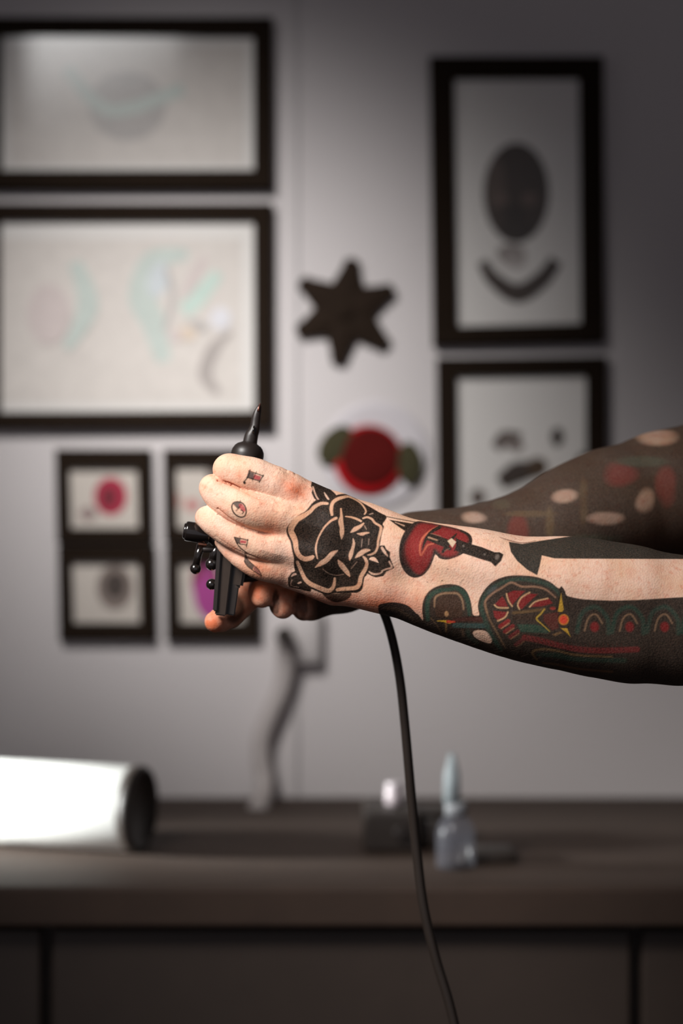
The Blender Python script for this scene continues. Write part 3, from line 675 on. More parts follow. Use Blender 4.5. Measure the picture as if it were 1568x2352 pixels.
for pts, w in [([(605, 445), (540, 445), (470, 482), (420, 532), (350, 578), (290, 612), (250, 652), (225, 702), (222, 742), (245, 790), (268, 850), (276, 920), (292, 970), (322, 1010), (370, 1033), (430, 1022), (455, 1008)], [26, 32, 36, 38, 48, 56, 66, 62, 56, 60, 52, 48, 48, 48, 48, 44, 30]),
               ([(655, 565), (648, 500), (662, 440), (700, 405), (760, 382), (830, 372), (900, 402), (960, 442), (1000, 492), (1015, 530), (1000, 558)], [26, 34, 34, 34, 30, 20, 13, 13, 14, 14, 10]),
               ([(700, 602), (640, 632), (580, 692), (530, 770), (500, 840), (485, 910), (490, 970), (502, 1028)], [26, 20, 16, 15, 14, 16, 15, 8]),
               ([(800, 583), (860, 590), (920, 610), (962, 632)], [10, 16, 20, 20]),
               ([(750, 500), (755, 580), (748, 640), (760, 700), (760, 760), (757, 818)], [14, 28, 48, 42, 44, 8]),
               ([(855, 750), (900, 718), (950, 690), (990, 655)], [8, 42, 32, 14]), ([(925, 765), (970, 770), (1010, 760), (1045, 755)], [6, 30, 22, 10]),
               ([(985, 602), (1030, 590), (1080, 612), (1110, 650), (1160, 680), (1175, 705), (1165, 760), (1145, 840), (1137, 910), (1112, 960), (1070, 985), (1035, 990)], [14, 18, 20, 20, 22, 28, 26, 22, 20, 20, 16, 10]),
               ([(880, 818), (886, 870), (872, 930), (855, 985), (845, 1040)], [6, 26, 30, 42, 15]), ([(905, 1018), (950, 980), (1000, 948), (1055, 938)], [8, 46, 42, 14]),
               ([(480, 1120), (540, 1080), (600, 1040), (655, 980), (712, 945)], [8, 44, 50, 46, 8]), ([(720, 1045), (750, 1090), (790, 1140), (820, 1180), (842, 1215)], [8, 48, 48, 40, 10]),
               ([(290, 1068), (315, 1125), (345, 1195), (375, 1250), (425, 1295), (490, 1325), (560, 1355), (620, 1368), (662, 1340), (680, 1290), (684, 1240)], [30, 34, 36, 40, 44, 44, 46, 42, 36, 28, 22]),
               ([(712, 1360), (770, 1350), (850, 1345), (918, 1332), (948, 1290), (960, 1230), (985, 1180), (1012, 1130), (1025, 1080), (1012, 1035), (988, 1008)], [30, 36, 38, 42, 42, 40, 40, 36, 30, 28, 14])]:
    R.stroke(pts, w, None, 0.94); R.stroke(pts, w, (172, 120, 82), 0.5)  # tan of healed skin, also paints in light falling off toward the wrist
for pts, w, a in [([(560, 1140), (620, 1185), (700, 1205), (780, 1195)], 7, .35), ([(860, 1132), (920, 1062)], 7, .35), ([(1000, 680), (1020, 718)], 9, .45), ([(975, 820), (968, 905)], 7, .4), ([(1048, 820), (1042, 880)], 7, .4), ([(1055, 560), (1090, 548)], 9, .5)]:
    R.stroke(pts, w, None, a)
# letters on the fingers
K = Canvas(400, 900, 4.356); RED = (168, 50, 62)
K.poly([(742, 795), (802, 815), (790, 878), (724, 852)], (50, 45, 46), .9, smooth=False); K.poly([(800, 825), (868, 848), (856, 888), (788, 868)], RED, .9, smooth=False)
for p, w in [([(758, 782), (738, 850), (708, 888), (702, 912)], 9), ([(745, 790), (890, 842)], 8), ([(725, 856), (855, 892)], 8), ([(890, 835), (850, 905)], 9), ([(822, 800), (780, 890)], 6), ([(700, 905), (704, 912)], 18)]: K.stroke(p, w*1.35, BK, .95)
K.poly([(592, 1115), (650, 1100), (662, 1150), (640, 1172), (600, 1135)], (50, 48, 48), .9); K.poly([(652, 1122), (682, 1125), (715, 1182), (688, 1200), (650, 1152)], RED, .85)
K.stroke([(630, 1100), (592, 1112), (576, 1150), (590, 1200), (625, 1238), (672, 1255), (706, 1240), (720, 1200), (710, 1150), (680, 1112)], 14, BK, .95, closed=True)
for p, w in [([(660, 1085), (668, 1132)], 6), ([(618, 1192), (655, 1150)], 6), ([(668, 1182), (692, 1200), (682, 1220)], 8)]: K.stroke(p, w*1.3, BK, .92)
L_ = Canvas(400, 1150, 4.356)
L_.poly([(602, 368), (662, 382), (660, 432), (622, 430)], (45, 42, 42), .92, smooth=False); L_.poly([(662, 395), (722, 402), (716, 428), (660, 424)], RED, .9, smooth=False)
for p, w in [([(602, 366), (735, 395)], 9), ([(604, 375), (650, 460), (728, 525)], 9), ([(735, 388), (722, 462)], 9), ([(655, 434), (724, 442)], 8), ([(655, 358), (662, 385)], 6)]: L_.stroke(p, w*1.3, BK, .95)
L_.poly([(703, 548), (716, 545), (742, 600), (800, 650), (782, 695), (732, 655), (700, 612)], (48, 45, 44), .9, smooth=False); L_.poly([(795, 655), (838, 690), (862, 745), (805, 705)], (120, 70, 70), .8)
for p, w in [([(716, 548), (745, 600), (842, 690), (872, 752)], 8), ([(700, 600), (735, 658), (860, 748)], 7)]: L_.stroke(p, w*1.3, BK, .92)
# forearm: heart with dagger
F = Canvas(860, 1150, 3.484)
F.poly([(115, 152), (300, 182), (262, 256), (200, 215)], BK, smooth=False); F.stroke([(165, 172), (235, 200)], [6, 12], None, .6)
F.stroke([(100, 128), (200, 148), (330, 172)], 9, BK, .8)
F.poly([(236, 255), (205, 330), (195, 420), (210, 510), (250, 580), (310, 616), (380, 602), (430, 552), (462, 490), (487, 432), (520, 462), (580, 472), (650, 452), (705, 425), (762, 380), (782, 320), (762, 268), (700, 236), (620, 212), (530, 194), (430, 176), (340, 165), (280, 200)], (34, 26, 24))
F.poly([(245, 380), (262, 320), (300, 250), (350, 190), (430, 184), (520, 204), (600, 224), (690, 246), (735, 275), (750, 318), (690, 395), (600, 440), (530, 425), (478, 385), (455, 450), (420, 530), (365, 585), (310, 560), (262, 470)], (122, 27, 29), .95, soft=4)
F.ell(310, 400, 50, 100, (150, 36, 34), .5, soft=14, ang=12); F.ell(610, 260, 70, 22, (120, 28, 32), .6, soft=8, ang=12); F.ell(600, 430, 60, 18, (140, 36, 36), .5, soft=6)
F.stroke([(505, 206), (440, 245), (385, 300), (362, 370), (372, 440), (420, 360), (470, 345)], [6, 12, 14, 12, 6, 10, 6], (205, 110, 80), .8, soft=2)
F.stroke([(520, 212), (455, 250), (410, 310), (378, 398)], [30, 26, 24, 5], BK); F.stroke([(690, 240), (745, 272), (772, 325)], 16, BK)
F.poly([(430, 255), (520, 285), (600, 315), (590, 385), (500, 350), (420, 315)], BK, smooth=False); F.stroke([(432, 294), (500, 316)], [16, 10], (165, 125, 100), .85); F.stroke([(450, 262), (530, 285)], 5, (150, 110, 90), .7)
F.poly([(650, 300), (740, 338), (860, 372), (960, 412), (1000, 412), (1032, 430), (1012, 482), (966, 528), (930, 492), (850, 468), (740, 432), (650, 402)], BK, smooth=False)
F.stroke([(655, 265), (600, 330), (545, 410)], [10, 34, 22], BK); F.stroke([(560, 360), (600, 385)], 26, BK)
F.poly([(582, 322), (615, 300), (652, 330), (622, 375)], (205, 178, 150), .95, smooth=False); F.stroke([(560, 402), (600, 382)], 6, (120, 90, 75), .7)
F.stroke([(650, 300), (665, 345), (640, 400)], 10, BK)
F.ell(980, 450, 16, 22, (110, 98, 90), .8, 2, 20); F.ell(880, 430, 8, 8, (120, 108, 100), .7, 1.5); F.ell(710, 362, 8, 8, (120, 108, 100), .7, 1.5)
# dark band
BG = (44, 42, 37)
F.stroke([(1000, 292), (1080, 318), (1180, 338), (1290, 322)], [3, 8, 8, 4], (90, 50, 38), .8)
F.poly([(1072, 328), (1180, 346), (1330, 320), (1568, 285), (3200, 240), (3200, 470), (1568, 464), (1440, 462), (1338, 438), (1322, 520), (1300, 597), (1220, 552), (1140, 482), (1090, 410)], BG, smooth=False)
# lower sleeve
DKB = (46, 38, 32); GR = (36, 62, 51); TAN = (158, 122, 92); RD = (122, 27, 30); CR = (214, 168, 124); YE = (188, 146, 50)
F.poly([(28, 852), (90, 818), (180, 816), (262, 838), (322, 890), (392, 975), (420, 1100), (100, 1000)], (38, 34, 31)); F.stroke([(80, 862), (170, 866), (260, 915), (330, 960)], 20, (84, 66, 50), .6, soft=3)
F.poly([(385, 960), (380, 880), (390, 800), (430, 730), (500, 685), (590, 668), (670, 678), (730, 718), (765, 790), (780, 870), (790, 915), (836, 915), (826, 850), (840, 780), (890, 700), (960, 640), (1060, 603), (1180, 598), (1300, 612), (1400, 648), (1470, 700), (1494, 688), (1522, 720), (1568, 770), (1900, 800), (3200, 820), (3200, 1560), (300, 1560), (320, 940)], DKB)
F.stroke([(425, 950), (420, 850), (440, 770), (505, 722), (590, 712), (650, 700), (710, 735), (742, 800), (755, 880), (758, 930)], [34, 36, 36, 34, 30, 34, 40, 36, 30, 20], GR, .95, soft=2)
F.stroke([(478, 850), (486, 775), (540, 745), (610, 740), (665, 745), (700, 795), (712, 870)], [10, 14, 15, 15, 15, 13, 9], TAN, .75, soft=2)
F.poly([(500, 800), (540, 760), (620, 752), (670, 775), (690, 830), (690, 930), (500, 930)], (56, 38, 28), .95, soft=2)
F.ell(575, 905, 16, 22, (170, 128, 88), .9, 1.5); F.stroke([(570, 985), (572, 1050)], [18, 8], (138, 102, 62), .8, soft=2); F.stroke([(450, 940), (500, 1000), (530, 1060)], 8, (120, 92, 66), .6, soft=2)
F.stroke([(640, 955), (740, 945), (880, 950)], 40, (62, 30, 26), .95); F.stroke([(640, 998), (740, 1000), (900, 1002)], 38, (52, 74, 70), .95, soft=1.5)
F.stroke([(500, 962), (560, 965), (600, 972)], [4, 16, 24], (214, 168, 50)); F.stroke([(585, 968), (640, 970)], [26, 12], (190, 66, 44))
F.stroke([(470, 935), (640, 938), (880, 920)], 7, BK, .8); F.stroke([(600, 1030), (760, 1028), (880, 1030)], 8, BK, .8)
F.stroke([(745, 1040), (760, 1090), (820, 1140)], 34, GR, .6, soft=3); F.stroke([(700, 1040), (710, 1080)], 14, TAN, .35, soft=3)
F.poly([(786, 1052), (830, 1035), (900, 1050), (938, 1100), (926, 1142), (862, 1126), (802, 1092)], None, .93)
F.stroke([(852, 880), (868, 790), (925, 712), (1020, 655), (1140, 628), (1250, 636), (1360, 662), (1440, 705), (1480, 760)], [26, 30, 34, 34, 30, 34, 34, 30, 14], (40, 62, 52), .9, soft=3)
F.ell(940, 715, 40, 16, (92, 94, 98), .5, 6, -40)
F.stroke([(850, 850), (878, 940), (915, 1040), (962, 1120), (1010, 1190)], [26, 34, 36, 36, 26], (36, 60, 50), .9, soft=3)
F.stroke([(900, 900), (884, 810), (945, 742), (1030, 690), (1095, 655), (1180, 688), (1280, 688), (1370, 712), (1448, 775)], [8, 14, 14, 13, 13, 14, 13, 12, 8], (166, 124, 98), .75, soft=2)
F.stroke([(886, 830), (915, 940), (975, 1050), (1045, 1175)], [12, 13, 13, 8], (120, 92, 66), .75, soft=2)
def seg(pts, edge):
    F.poly(pts, RD, .95, soft=1.5, smooth=False); F.stroke(edge, 10, CR, .9, soft=1.5)
seg([(962, 828), (1022, 765), (1045, 800), (1066, 848), (1000, 848)], [(958, 834), (990, 856), (1068, 858)])
seg([(1062, 742), (1110, 720), (1205, 722), (1150, 775), (1098, 838), (1078, 800)], [(1055, 745), (1070, 800), (1100, 845)])
seg([(1146, 852), (1152, 800), (1212, 742), (1305, 748), (1222, 822), (1178, 868)], [(1240, 735), (1175, 775), (1145, 830), (1158, 868)])
seg([(1245, 850), (1300, 802), (1392, 780), (1424, 820), (1340, 846)], [(1240, 850), (1290, 806), (1385, 782)])
seg([(948, 880), (1060, 892), (1040, 930), (985, 958), (958, 930)], [(1066, 892), (1042, 934), (985, 962)])
for k, (x, y) in enumerate([(1038, 985), (1075, 1025), (1115, 1068), (1160, 1130)]):
    F.stroke([(x-32, y+22), (x+30, y-22)], 34-k*2, (132-14*k, 36, 36), .95, soft=1.5); F.stroke([(x-24, y+38), (x+38, y-4)], 8, (196-24*k, 140-18*k, 104-14*k), .8, soft=1.5)
F.ell(1425, 862, 22, 12, (150, 50, 42), .9, 2)
F.stroke([(1110, 898), (1240, 885), (1360, 868)], 22, (104, 78, 48), .8, soft=2); F.stroke([(1120, 935), (1300, 930)], 36, (50, 36, 28), .9, soft=2)
F.poly([(1140, 990), (1300, 990), (1400, 1040), (1380, 1062), (1170, 1050)], (42, 68, 55), .9, 2, smooth=False)
F.poly([(1350, 910), (1470, 890), (1470, 1020), (1420, 1040), (1350, 960)], (84, 36, 30), .9, 2, smooth=False)
F.stroke([(1358, 868), (1330, 905), (1295, 945), (1340, 990), (1400, 1045)], [12, 15, 14, 10, 8], (168, 136, 50), .9)
F.stroke([(1180, 1072), (1400, 1075), (1480, 1050)], 7, BK, .9); F.poly([(1420, 1070), (1490, 1045), (1500, 1060), (1440, 1085)], (110, 82, 52), .9, smooth=False)
F.stroke([(1495, 690), (1480, 780), (1455, 890)], 10, BK); F.stroke([(1505, 700), (1540, 790), (1560, 880)], 8, BK)
F.poly([(1492, 740), (1512, 870), (1500, 890), (1466, 888)], YE, .95, smooth=False); F.poly([(1488, 1020), (1540, 1020), (1568, 1090), (1540, 1060)], YE, .9, smooth=False)
F.ell(1512, 952, 42, 44, (196, 120, 46), .95, 1.5); F.ell(1512, 952, 32, 34, (205, 62, 44), .95, 1.5)
F.stroke([(1200, 1095), (1330, 1120), (1460, 1155), (1600, 1185), (1800, 1200), (2100, 1190)], 46, (112, 38, 38), .85, soft=2)
for k in range(22): F.stroke([(1215+k*36, 1078+k*6 if k < 12 else 1144), (1240+k*36, 1125+k*6 if k < 12 else 1200)], 7, (60, 30, 26), .8)
F.stroke([(1185, 1170), (1300, 1155), (1420, 1175), (1600, 1215)], 9, BK, .8)
F.stroke([(1300, 1275), (1262, 1215), (1330, 1188), (1450, 1200), (1620, 1236), (1900, 1250)], [8, 18, 16, 16, 14, 12], (124, 94, 60), .8, soft=2)
F.stroke([(1310, 1232), (1450, 1238), (1640, 1272), (2000, 1280)], [30, 42, 36, 36], (42, 64, 52), .85, soft=3)
F.stroke([(1350, 1300), (1450, 1310), (1620, 1345), (1900, 1370)], 14, (108, 74, 48), .7, soft=2)
for k in range(4):
    x = 1620+k*280
    F.stroke([(x, 1050), (x+40, 900), (x+150, 850), (x+240, 940), (x+250, 1060)], 34, GR if k % 2 else (40, 62, 52), .85, soft=3)
    F.stroke([(x+60, 1040), (x+90, 940), (x+150, 910), (x+200, 980)], 12, TAN, .6, soft=2); F.ell(x+140, 1010, 34, 40, RD, .9, 3)
for x, y, r in ((585, 548, 5), (540, 640, 5), (423, 652, 4), (480, 520, 2.5), (700, 640, 2.5)): F.ell(x, y, r, r, (60, 38, 30), .85, 1)
# relief and flush: drawn in photo pixels
U = Canvas(0, 0, 1.0)
def rel(pts, w, v, soft=4): U.stroke(pts, w, soft=soft, target=REL, val=v*mm)
for x in (598, 606, 590): rel([(x-70, 1058), (x-76, 1080), (x-68, 1096)], 0.5, -0.10, 1.6)
for dx in (0, 9, 17): rel([(508+dx, 1062), (503+dx, 1082), (510+dx, 1098)], 0.4, -0.10, 1.5); rel([(492+dx, 1105+dx*.3), (486+dx, 1124), (492+dx, 1142)], 0.4, -0.10, 1.5); rel([(478+dx, 1172+dx*.4), (470+dx, 1190), (474+dx, 1206)], 0.4, -0.10, 1.5)
for pts in ([(850, 1235), (770, 1190), (680, 1140)], [(850, 1265), (760, 1222), (670, 1188)], [(850, 1290), (750, 1275), (655, 1250)]): rel(pts, 10, 0.55, 14)
for x, y, r, v in ((668, 1122, 16, 1.0), (652, 1176, 14, .8), (632, 1240, 12, .9), (622, 1300, 10, .6)): rel([(x, y), (x+3, y+1)], r, v, 16)
rel([(500, 1103), (530, 1112), (560, 1127), (592, 1143)], [2, 3, 2, 1], -2.4, 2.5); rel([(500, 1169), (528, 1192), (560, 1209)], 2, -1.3, 3.5); rel([(494, 1231), (538, 1260), (565, 1272), (597, 1286)], 1.2, -0.3, 3)
rel([(592, 1143), (622, 1153)], 1, -1.2, 5); rel([(560, 1211), (600, 1224), (640, 1236)], 2, -1.0, 8); rel([(565, 1273), (590, 1282), (606, 1292)], 1.2, -0.9, 4); rel([(640, 1275), (600, 1262)], 2, 0.4, 8)
rel([(645, 1078), (658, 1083)], 2, -0.7, 4); rel([(664, 1083), (672, 1087)], 5, 0.8, 4)
for k in range(5): rel([(902+k*6, 1196), (900+k*7, 1240), (912+k*6, 1300)], 0.5, -0.10, 1.6)
def flush_shade(x, y, r, v, e=1.0, ang=0):
    X, Y = np.meshgrid(RX0+(np.arange(RW)+.5)/RS, RY0+(np.arange(RH)+.5)/RS); c, s_ = math.cos(math.radians(ang)), math.sin(math.radians(ang))
    dx, dy = X-x, Y-y; a_, b_ = dx*c+dy*s_, -dx*s_+dy*c
    FLU_SHADE[:] += v*np.exp(-(a_*a_+(b_/e)**2)/(r*r))
for a in ((684, 1127, 27, .8, .8, 20), (655, 1120, 26, .35), (548, 1090, 16, .35), (500, 1075, 22, .25), (512, 1150, 14, .3), (625, 1215, 26, .45), (610, 1170, 30, .15), (545, 1225, 14, .25), (470, 1120, 18, .3), (462, 1180, 16, .3),
          (525, 1110, 34, .5, .22, 22), (570, 1133, 30, .45, .2, 26), (510, 1176, 20, .5, .35, 40), (545, 1202, 30, .35, .3, 28), (530, 1254, 36, .35, .25, 34), (600, 1300, 50, .25, .3, 28), (560, 1312, 40, .25, .3, 35), (570, 1080, 12, .25), (690, 1240, 40, .2), (640, 1330, 40, .25), (720, 1378, 70, .7, .25, 8), (860, 1392, 70, .6, .3, 6), (1000, 1400, 60, .25, .4, 20), (520, 1270, 20, .3), (590, 1308, 22, .3), (900, 1380, 90, .3, .3, 8), (880, 1350, 60, .15)): flush_shade(*a)  # redness of the skin; along the lower hand and wrist also painted shading

def sample(T, px, py):
    x = np.clip((px-RX0)*RS-.5, 0, RW-1.001); y = np.clip((py-RY0)*RS-.5, 0, RH-1.001); x0 = x.astype(int); y0 = y.astype(int); fx = x-x0; fy = y-y0
    if T.ndim == 3: fx = fx[:, None]; fy = fy[:, None]
    return (T[y0, x0]*(1-fx)+T[y0, x0+1]*fx)*(1-fy)+(T[y0+1, x0]*(1-fx)+T[y0+1, x0+1]*fx)*fy
def unP(V):
    s = (DIST+V[:, 1])/DIST/PXM
    return V[:, 0]/s+784, 1176-(V[:, 2]-H)/s
print('stage: ink drawn')

def vnoise(V, f, seed):
    r = np.random.default_rng(seed); out = np.zeros(len(V))
    for _ in range(6):
        k = r.normal(size=3)*f; out += np.sin(V@k+r.uniform(0, 6.28))
    return out/6

# near arm
lo, hi = bounds(430, 1800, 1030, 1590, -50, 85)
V, Q = surface_nets(sd_near, lo, hi, 0.0020)
V = project(sd_near, relax(V, Q, 1)); V, Q = subdivide(V, Q); V = project(sd_near, V, 1); V, Q = subdivide(V, Q)
V = project(sd_near, relax(V, Q, 2), 1)
N = grad(sd_near, V); px, py = unP(V)
front = np.clip((-N[:, 1]+0.05)/0.25, 0, 1)
V = V+N*(sample(REL, px, py)*front)[:, None]
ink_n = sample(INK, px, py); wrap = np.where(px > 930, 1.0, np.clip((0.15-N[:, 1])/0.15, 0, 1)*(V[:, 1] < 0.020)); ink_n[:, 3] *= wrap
flu_shade_n = sample(FLU_SHADE, px, py)*front
flu_shade_n += 0.35*np.clip((V[:, 1]-0.004)/0.02, 0, 1)*(px < 640)
near = (V, Q, ink_n, flu_shade_n)
print('near verts', len(V))
# far arm
lo, hi = bounds(440, 1800, 930, 1500, 5, 210)
V, Q = surface_nets(sd_far, lo, hi, 0.0030)
V = project(sd_far, relax(V, Q, 1)); V, Q = subdivide(V, Q); V = project(sd_far, relax(V, Q, 2), 1)
px, py = unP(V)
ink_shade_f = np.zeros((len(V), 4)); ink_shade_f[:, :3] = lin(34, 27, 22)[:3]
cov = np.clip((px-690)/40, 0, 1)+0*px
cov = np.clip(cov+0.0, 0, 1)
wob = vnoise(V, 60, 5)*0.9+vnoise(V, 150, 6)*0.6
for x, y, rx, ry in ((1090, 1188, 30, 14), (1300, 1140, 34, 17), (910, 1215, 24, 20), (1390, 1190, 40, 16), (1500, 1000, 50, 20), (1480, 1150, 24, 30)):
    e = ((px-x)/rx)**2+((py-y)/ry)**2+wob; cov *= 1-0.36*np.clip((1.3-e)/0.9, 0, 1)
for x, y, rx, ry in ((535, 1395, 26, 36), (634, 1385, 9, 30), (622, 1400, 16, 10), (690, 1390, 18, 40)):  # far-hand finger patches: tattoo tone with shade painted into it
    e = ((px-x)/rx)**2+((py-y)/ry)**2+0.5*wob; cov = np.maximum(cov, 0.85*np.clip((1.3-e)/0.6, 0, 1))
ink_shade_f[:, 3] = cov*0.96
for x, y, rx, ry, c in ((1190, 1215, 22, 34, (92, 24, 24)), (1215, 1180, 60, 7, (70, 56, 36)), (1262, 1200, 9, 34, (74, 60, 38)), (1150, 1160, 20, 12, (52, 50, 38)), (1420, 1090, 40, 30, (92, 24, 26)), (1340, 1150, 12, 50, (70, 56, 36)), (1470, 1060, 60, 12, (44, 56, 46)), (1370, 1240, 60, 14, (44, 56, 46)), (1530, 1120, 24, 44, (92, 30, 26))):
    e = ((px-x)/rx)**2+((py-y)/ry)**2+wob; w_ = np.clip(1.4-e, 0, 1)[:, None]*0.8; ink_shade_f[:, :3] = ink_shade_f[:, :3]*(1-w_)+np.array(lin(*c)[:3])*w_
flu_f = np.clip((760-px)/60, 0, 1)*0.55+0.45*np.exp(-(((px-590)/26)**2+((py-1350)/22)**2))+0.5*np.exp(-(((px-488)/20)**2+((py-1435)/24)**2))
far = (V, Q, ink_shade_f, flu_f)
# rest of the person
lo, hi = bounds(1450, 2700, 0, 2350, -170, 560)
V, Q = surface_nets(sd_rest, lo, hi, 0.008); V = project(sd_rest, relax(V, Q, 1)); V, Q = subdivide(V, Q); V = project(sd_rest, V, 1)
zc = H-0.22
ink_r = np.zeros((len(V), 4)); ink_r[:, :3] = lin(44, 37, 32)[:3]
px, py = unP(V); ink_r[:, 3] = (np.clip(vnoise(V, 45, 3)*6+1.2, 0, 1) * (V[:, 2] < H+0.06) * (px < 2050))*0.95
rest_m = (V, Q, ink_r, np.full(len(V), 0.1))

def make_mesh(name, V, Q):
    me = bpy.data.meshes.new(name); me.vertices.add(len(V)); me.vertices.foreach_set('co', V.astype(np.float32).ravel())
    me.loops.add(len(Q)*4); me.loops.foreach_set('vertex_index', Q.astype(np.int32).ravel())
    me.polygons.add(len(Q)); me.polygons.foreach_set('loop_start', (np.arange(len(Q))*4).astype(np.int32))
    me.polygons.foreach_set('use_smooth', np.ones(len(Q), bool)); me.update(calc_edges=True); me.validate(); return me
VV, QQ, II, FF = [], [], [], []; off = 0
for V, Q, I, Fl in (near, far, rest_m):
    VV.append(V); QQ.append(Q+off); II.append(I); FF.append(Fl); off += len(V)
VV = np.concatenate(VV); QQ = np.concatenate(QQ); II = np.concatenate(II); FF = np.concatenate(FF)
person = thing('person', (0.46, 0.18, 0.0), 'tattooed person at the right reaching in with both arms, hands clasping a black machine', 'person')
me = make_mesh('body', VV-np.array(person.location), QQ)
at = me.attributes.new('ink', 'FLOAT_COLOR', 'POINT'); at.data.foreach_set('color', II.astype(np.float32).ravel())  # tattoo colours, plus shade painted on the far hand and rose lines
at = me.attributes.new('flush_shade', 'FLOAT', 'POINT'); at.data.foreach_set('value', FF.astype(np.float32).ravel())

m = bpy.data.materials.new('skin'); m.use_nodes = True; nt = m.node_tree; b = nt.nodes['Principled BSDF']
def node(t, **k):
    n = nt.nodes.new(t)
    for a, v in k.items(): setattr(n, a, v)
    return n
tc = node('ShaderNodeTexCoord')
def noise_n(sc, det=4):
    n = node('ShaderNodeTexNoise'); n.inputs['Scale'].default_value = sc; n.inputs['Detail'].default_value = det; nt.links.new(tc.outputs['Object'], n.inputs['Vector']); return n
def mix(fac, a, b_, bt='MIX'):
    x = node('ShaderNodeMix', data_type='RGBA', blend_type=bt)
    for i, v in ((0, fac), (6, a), (7, b_)):
        if hasattr(v, 'is_linked') or isinstance(v, bpy.types.NodeSocket): nt.links.new(v, x.inputs[i])
        else: x.inputs[i].default_value = v
    return x.outputs[2]
def ramp(src, a, b_, lo_=0.0, hi_=1.0):
    r = node('ShaderNodeMapRange'); nt.links.new(src, r.inputs[0]); r.inputs[1].default_value = a; r.inputs[2].default_value = b_; r.inputs[3].default_value = lo_; r.inputs[4].default_value = hi_; return r.outputs[0]
SK_A, SK_B, SK_F = lin(234, 196, 174), lin(222, 178, 148), lin(206, 112, 76)
n1 = noise_n(35); n2 = noise_n(260); n3 = noise_n(900, 2)
c = mix(ramp(n1.outputs['Fac'], .35, .65), SK_A, SK_B)
c = mix(ramp(n2.outputs['Fac'], .54, .72, 0, .5), c, lin(208, 132, 104))
n4 = noise_n(90); c = mix(ramp(n4.outputs['Fac'], .5, .7, 0, .35), c, lin(216, 146, 120))
fl = node('ShaderNodeAttribute', attribute_name='flush_shade')
mt = node('ShaderNodeMath', operation='MULTIPLY'); nt.links.new(fl.outputs['Fac'], mt.inputs[0]); nt.links.new(ramp(n2.outputs['Fac'], .3, .7, .8, 1.2), mt.inputs[1]); mt.use_clamp = True
c = mix(mt.outputs[0], c, SK_F)
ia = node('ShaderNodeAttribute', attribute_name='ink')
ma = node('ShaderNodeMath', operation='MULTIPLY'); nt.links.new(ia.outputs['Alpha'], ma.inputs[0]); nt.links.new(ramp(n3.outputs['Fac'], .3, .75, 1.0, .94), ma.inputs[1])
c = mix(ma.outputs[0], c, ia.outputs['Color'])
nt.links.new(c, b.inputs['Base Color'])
b.inputs['Roughness'].default_value = 0.6; b.inputs['Specular IOR Level'].default_value = 0.16
b.inputs['Subsurface Weight'].default_value = 0.12; b.inputs['Subsurface Radius'].default_value = (1.0, 0.35, 0.2); b.inputs['Subsurface Scale'].default_value = 0.003
bp = node('ShaderNodeBump'); bp.inputs['Strength'].default_value = 0.25; bp.inputs['Distance'].default_value = 0.0006
vo = node('ShaderNodeTexVoronoi'); vo.inputs['Scale'].default_value = 700; nt.links.new(tc.outputs['Object'], vo.inputs['Vector'])
nt.links.new(vo.outputs['Distance'], bp.inputs['Height']); nt.links.new(bp.outputs[0], b.inputs['Normal'])
M_skin = m
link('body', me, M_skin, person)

# fine dark hairs on the back of the near hand and forearm
Vn = near[0]; Nn = grad(sd_near, Vn[::37]); Vn = Vn[::37]; px, py = unP(Vn)
ok = (Nn[:, 1] < -0.3) & (px > 590) & (px < 1300)
cand = np.argwhere(ok).ravel(); rng.shuffle(cand)
cu = bpy.data.curves.new('arm_hair', 'CURVE'); cu.dimensions = '3D'; cu.bevel_depth = 0.000035; cu.bevel_resolution = 0
cnt = 0
for i in cand[:1500]:
    dens = 1.0 if px[i] < 760 else 0.35
    if random.random() > dens: continue
    p0 = Vector(Vn[i]); n_ = Vector(Nn[i]); ang = random.gauss(math.radians(235), 0.35)
    t = Vector((math.cos(ang), 0, math.sin(ang))); t = (t-n_*t.dot(n_)).normalized(); L = random.uniform(.003, .0065)
    s = cu.splines.new('POLY'); s.points.add(2)
    for k, q in enumerate((p0, p0+t*L*.5+n_*.0007, p0+t*L+n_*.0009)): s.points[k].co = (*(q-person.location), 1); s.points[k].radius = 1-.35*k
o = link('arm_hair', cu, mat('hair', lin(70, 46, 34), 0.6), person); o['kind'] = 'stuff'

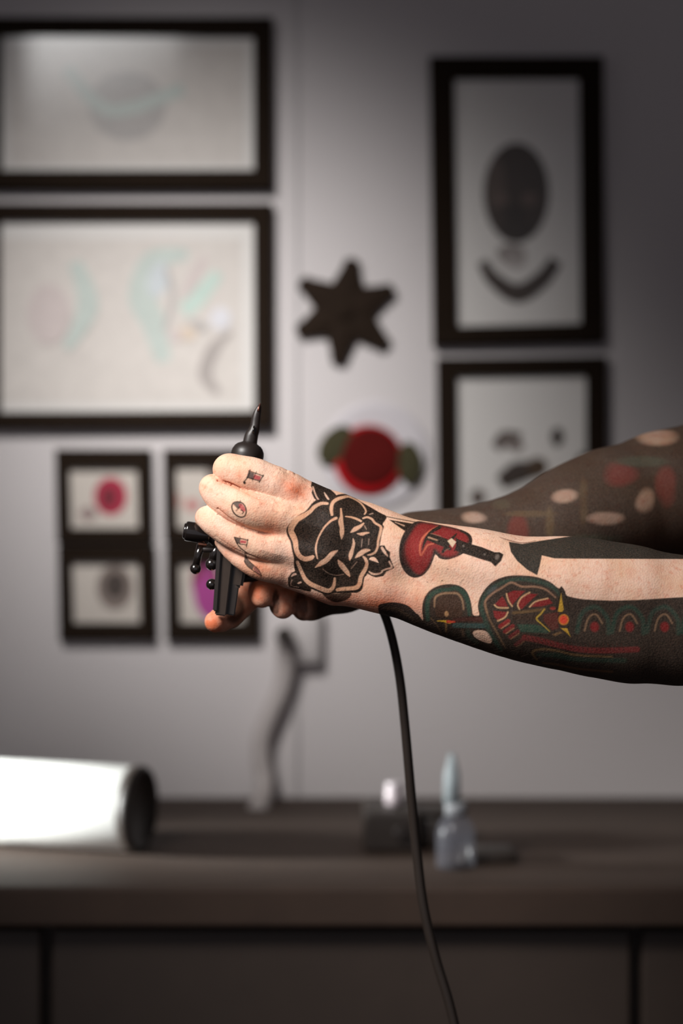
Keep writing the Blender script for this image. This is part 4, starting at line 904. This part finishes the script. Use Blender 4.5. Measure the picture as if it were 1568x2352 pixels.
# shirt outside the frame
def union(p, parts, k):
    d = None
    for c in parts:
        q = chain_sdf(p, c, 0.02); d = q if d is None else smin(d, q, k)
    return d
def sd_shirt(p):
    d = union(p, [c for c, k in rest[2:5]]+[c for c, k in sleeve], 0.025)-0.010
    return np.maximum(np.maximum(d, p[:, 2]-(H+0.165)), -(p[:, 2]-(H-0.36)))
def sd_trousers(p):
    d = union(p, legs, 0.03)-0.012
    return np.maximum(np.maximum(d, p[:, 2]-(H-0.30)), -(p[:, 2]-0.07))
def sd_hair(p):
    d = union(p, [rest[6][0], rest[7][0]], 0.03)-0.010
    cut = (p[:, 0]-0.455)*0.6+(p[:, 2]-(H+0.285))*0.8
    return np.maximum(d, -cut*1.0)
def sd_shoe(k):
    return lambda p: np.maximum(chain_sdf(p, shoes[k], 0.015), -(p[:, 2]-0.003))
def grow(name, f, lo_, hi_, h, m):
    V, Q = surface_nets(f, lo_, hi_, h); V = relax(V, Q, 2)
    me = make_mesh(name, V-np.array(person.location), Q); return link(name, me, m, person)
grow('t_shirt', sd_shirt, *bounds(1700, 2700, 500, 2500, -190, 580), 0.010, mat('black_cotton', lin(40, 36, 36), 0.9, noise=0.1, nscale=80))
grow('trousers', sd_trousers, [0.25, -0.15, 0.0], [0.75, 0.45, 1.05], 0.012, mat('dark_denim', lin(38, 40, 48), 0.9, noise=0.15, nscale=120))
grow('hair', sd_hair, [0.30, 0.05, H+0.1], [0.62, 0.40, H+0.45], 0.006, mat('dark_hair', lin(46, 34, 26), 0.8, noise=0.3, nscale=200))
for dd in (176, 224):
    bm = bmesh.new(); c_ = P(1876, 332, dd); ball(bm, c_, 0.0095, 0); ball(bm, c_+Vector((-0.0060, 0, 0)), 0.0045, 1, seg=16)
    bm_obj('eye', bm, [mat('eye_white', lin(225, 220, 214), 0.3), mat('iris', lin(60, 44, 32), 0.3)], person)
for k in range(2): grow('shoe', sd_shoe(k), [0.25, -0.15, -0.02], [0.75, 0.45, 0.25], 0.008, mat('black_leather', lin(34, 30, 28), 0.5))
print('stage: done', len(VV))
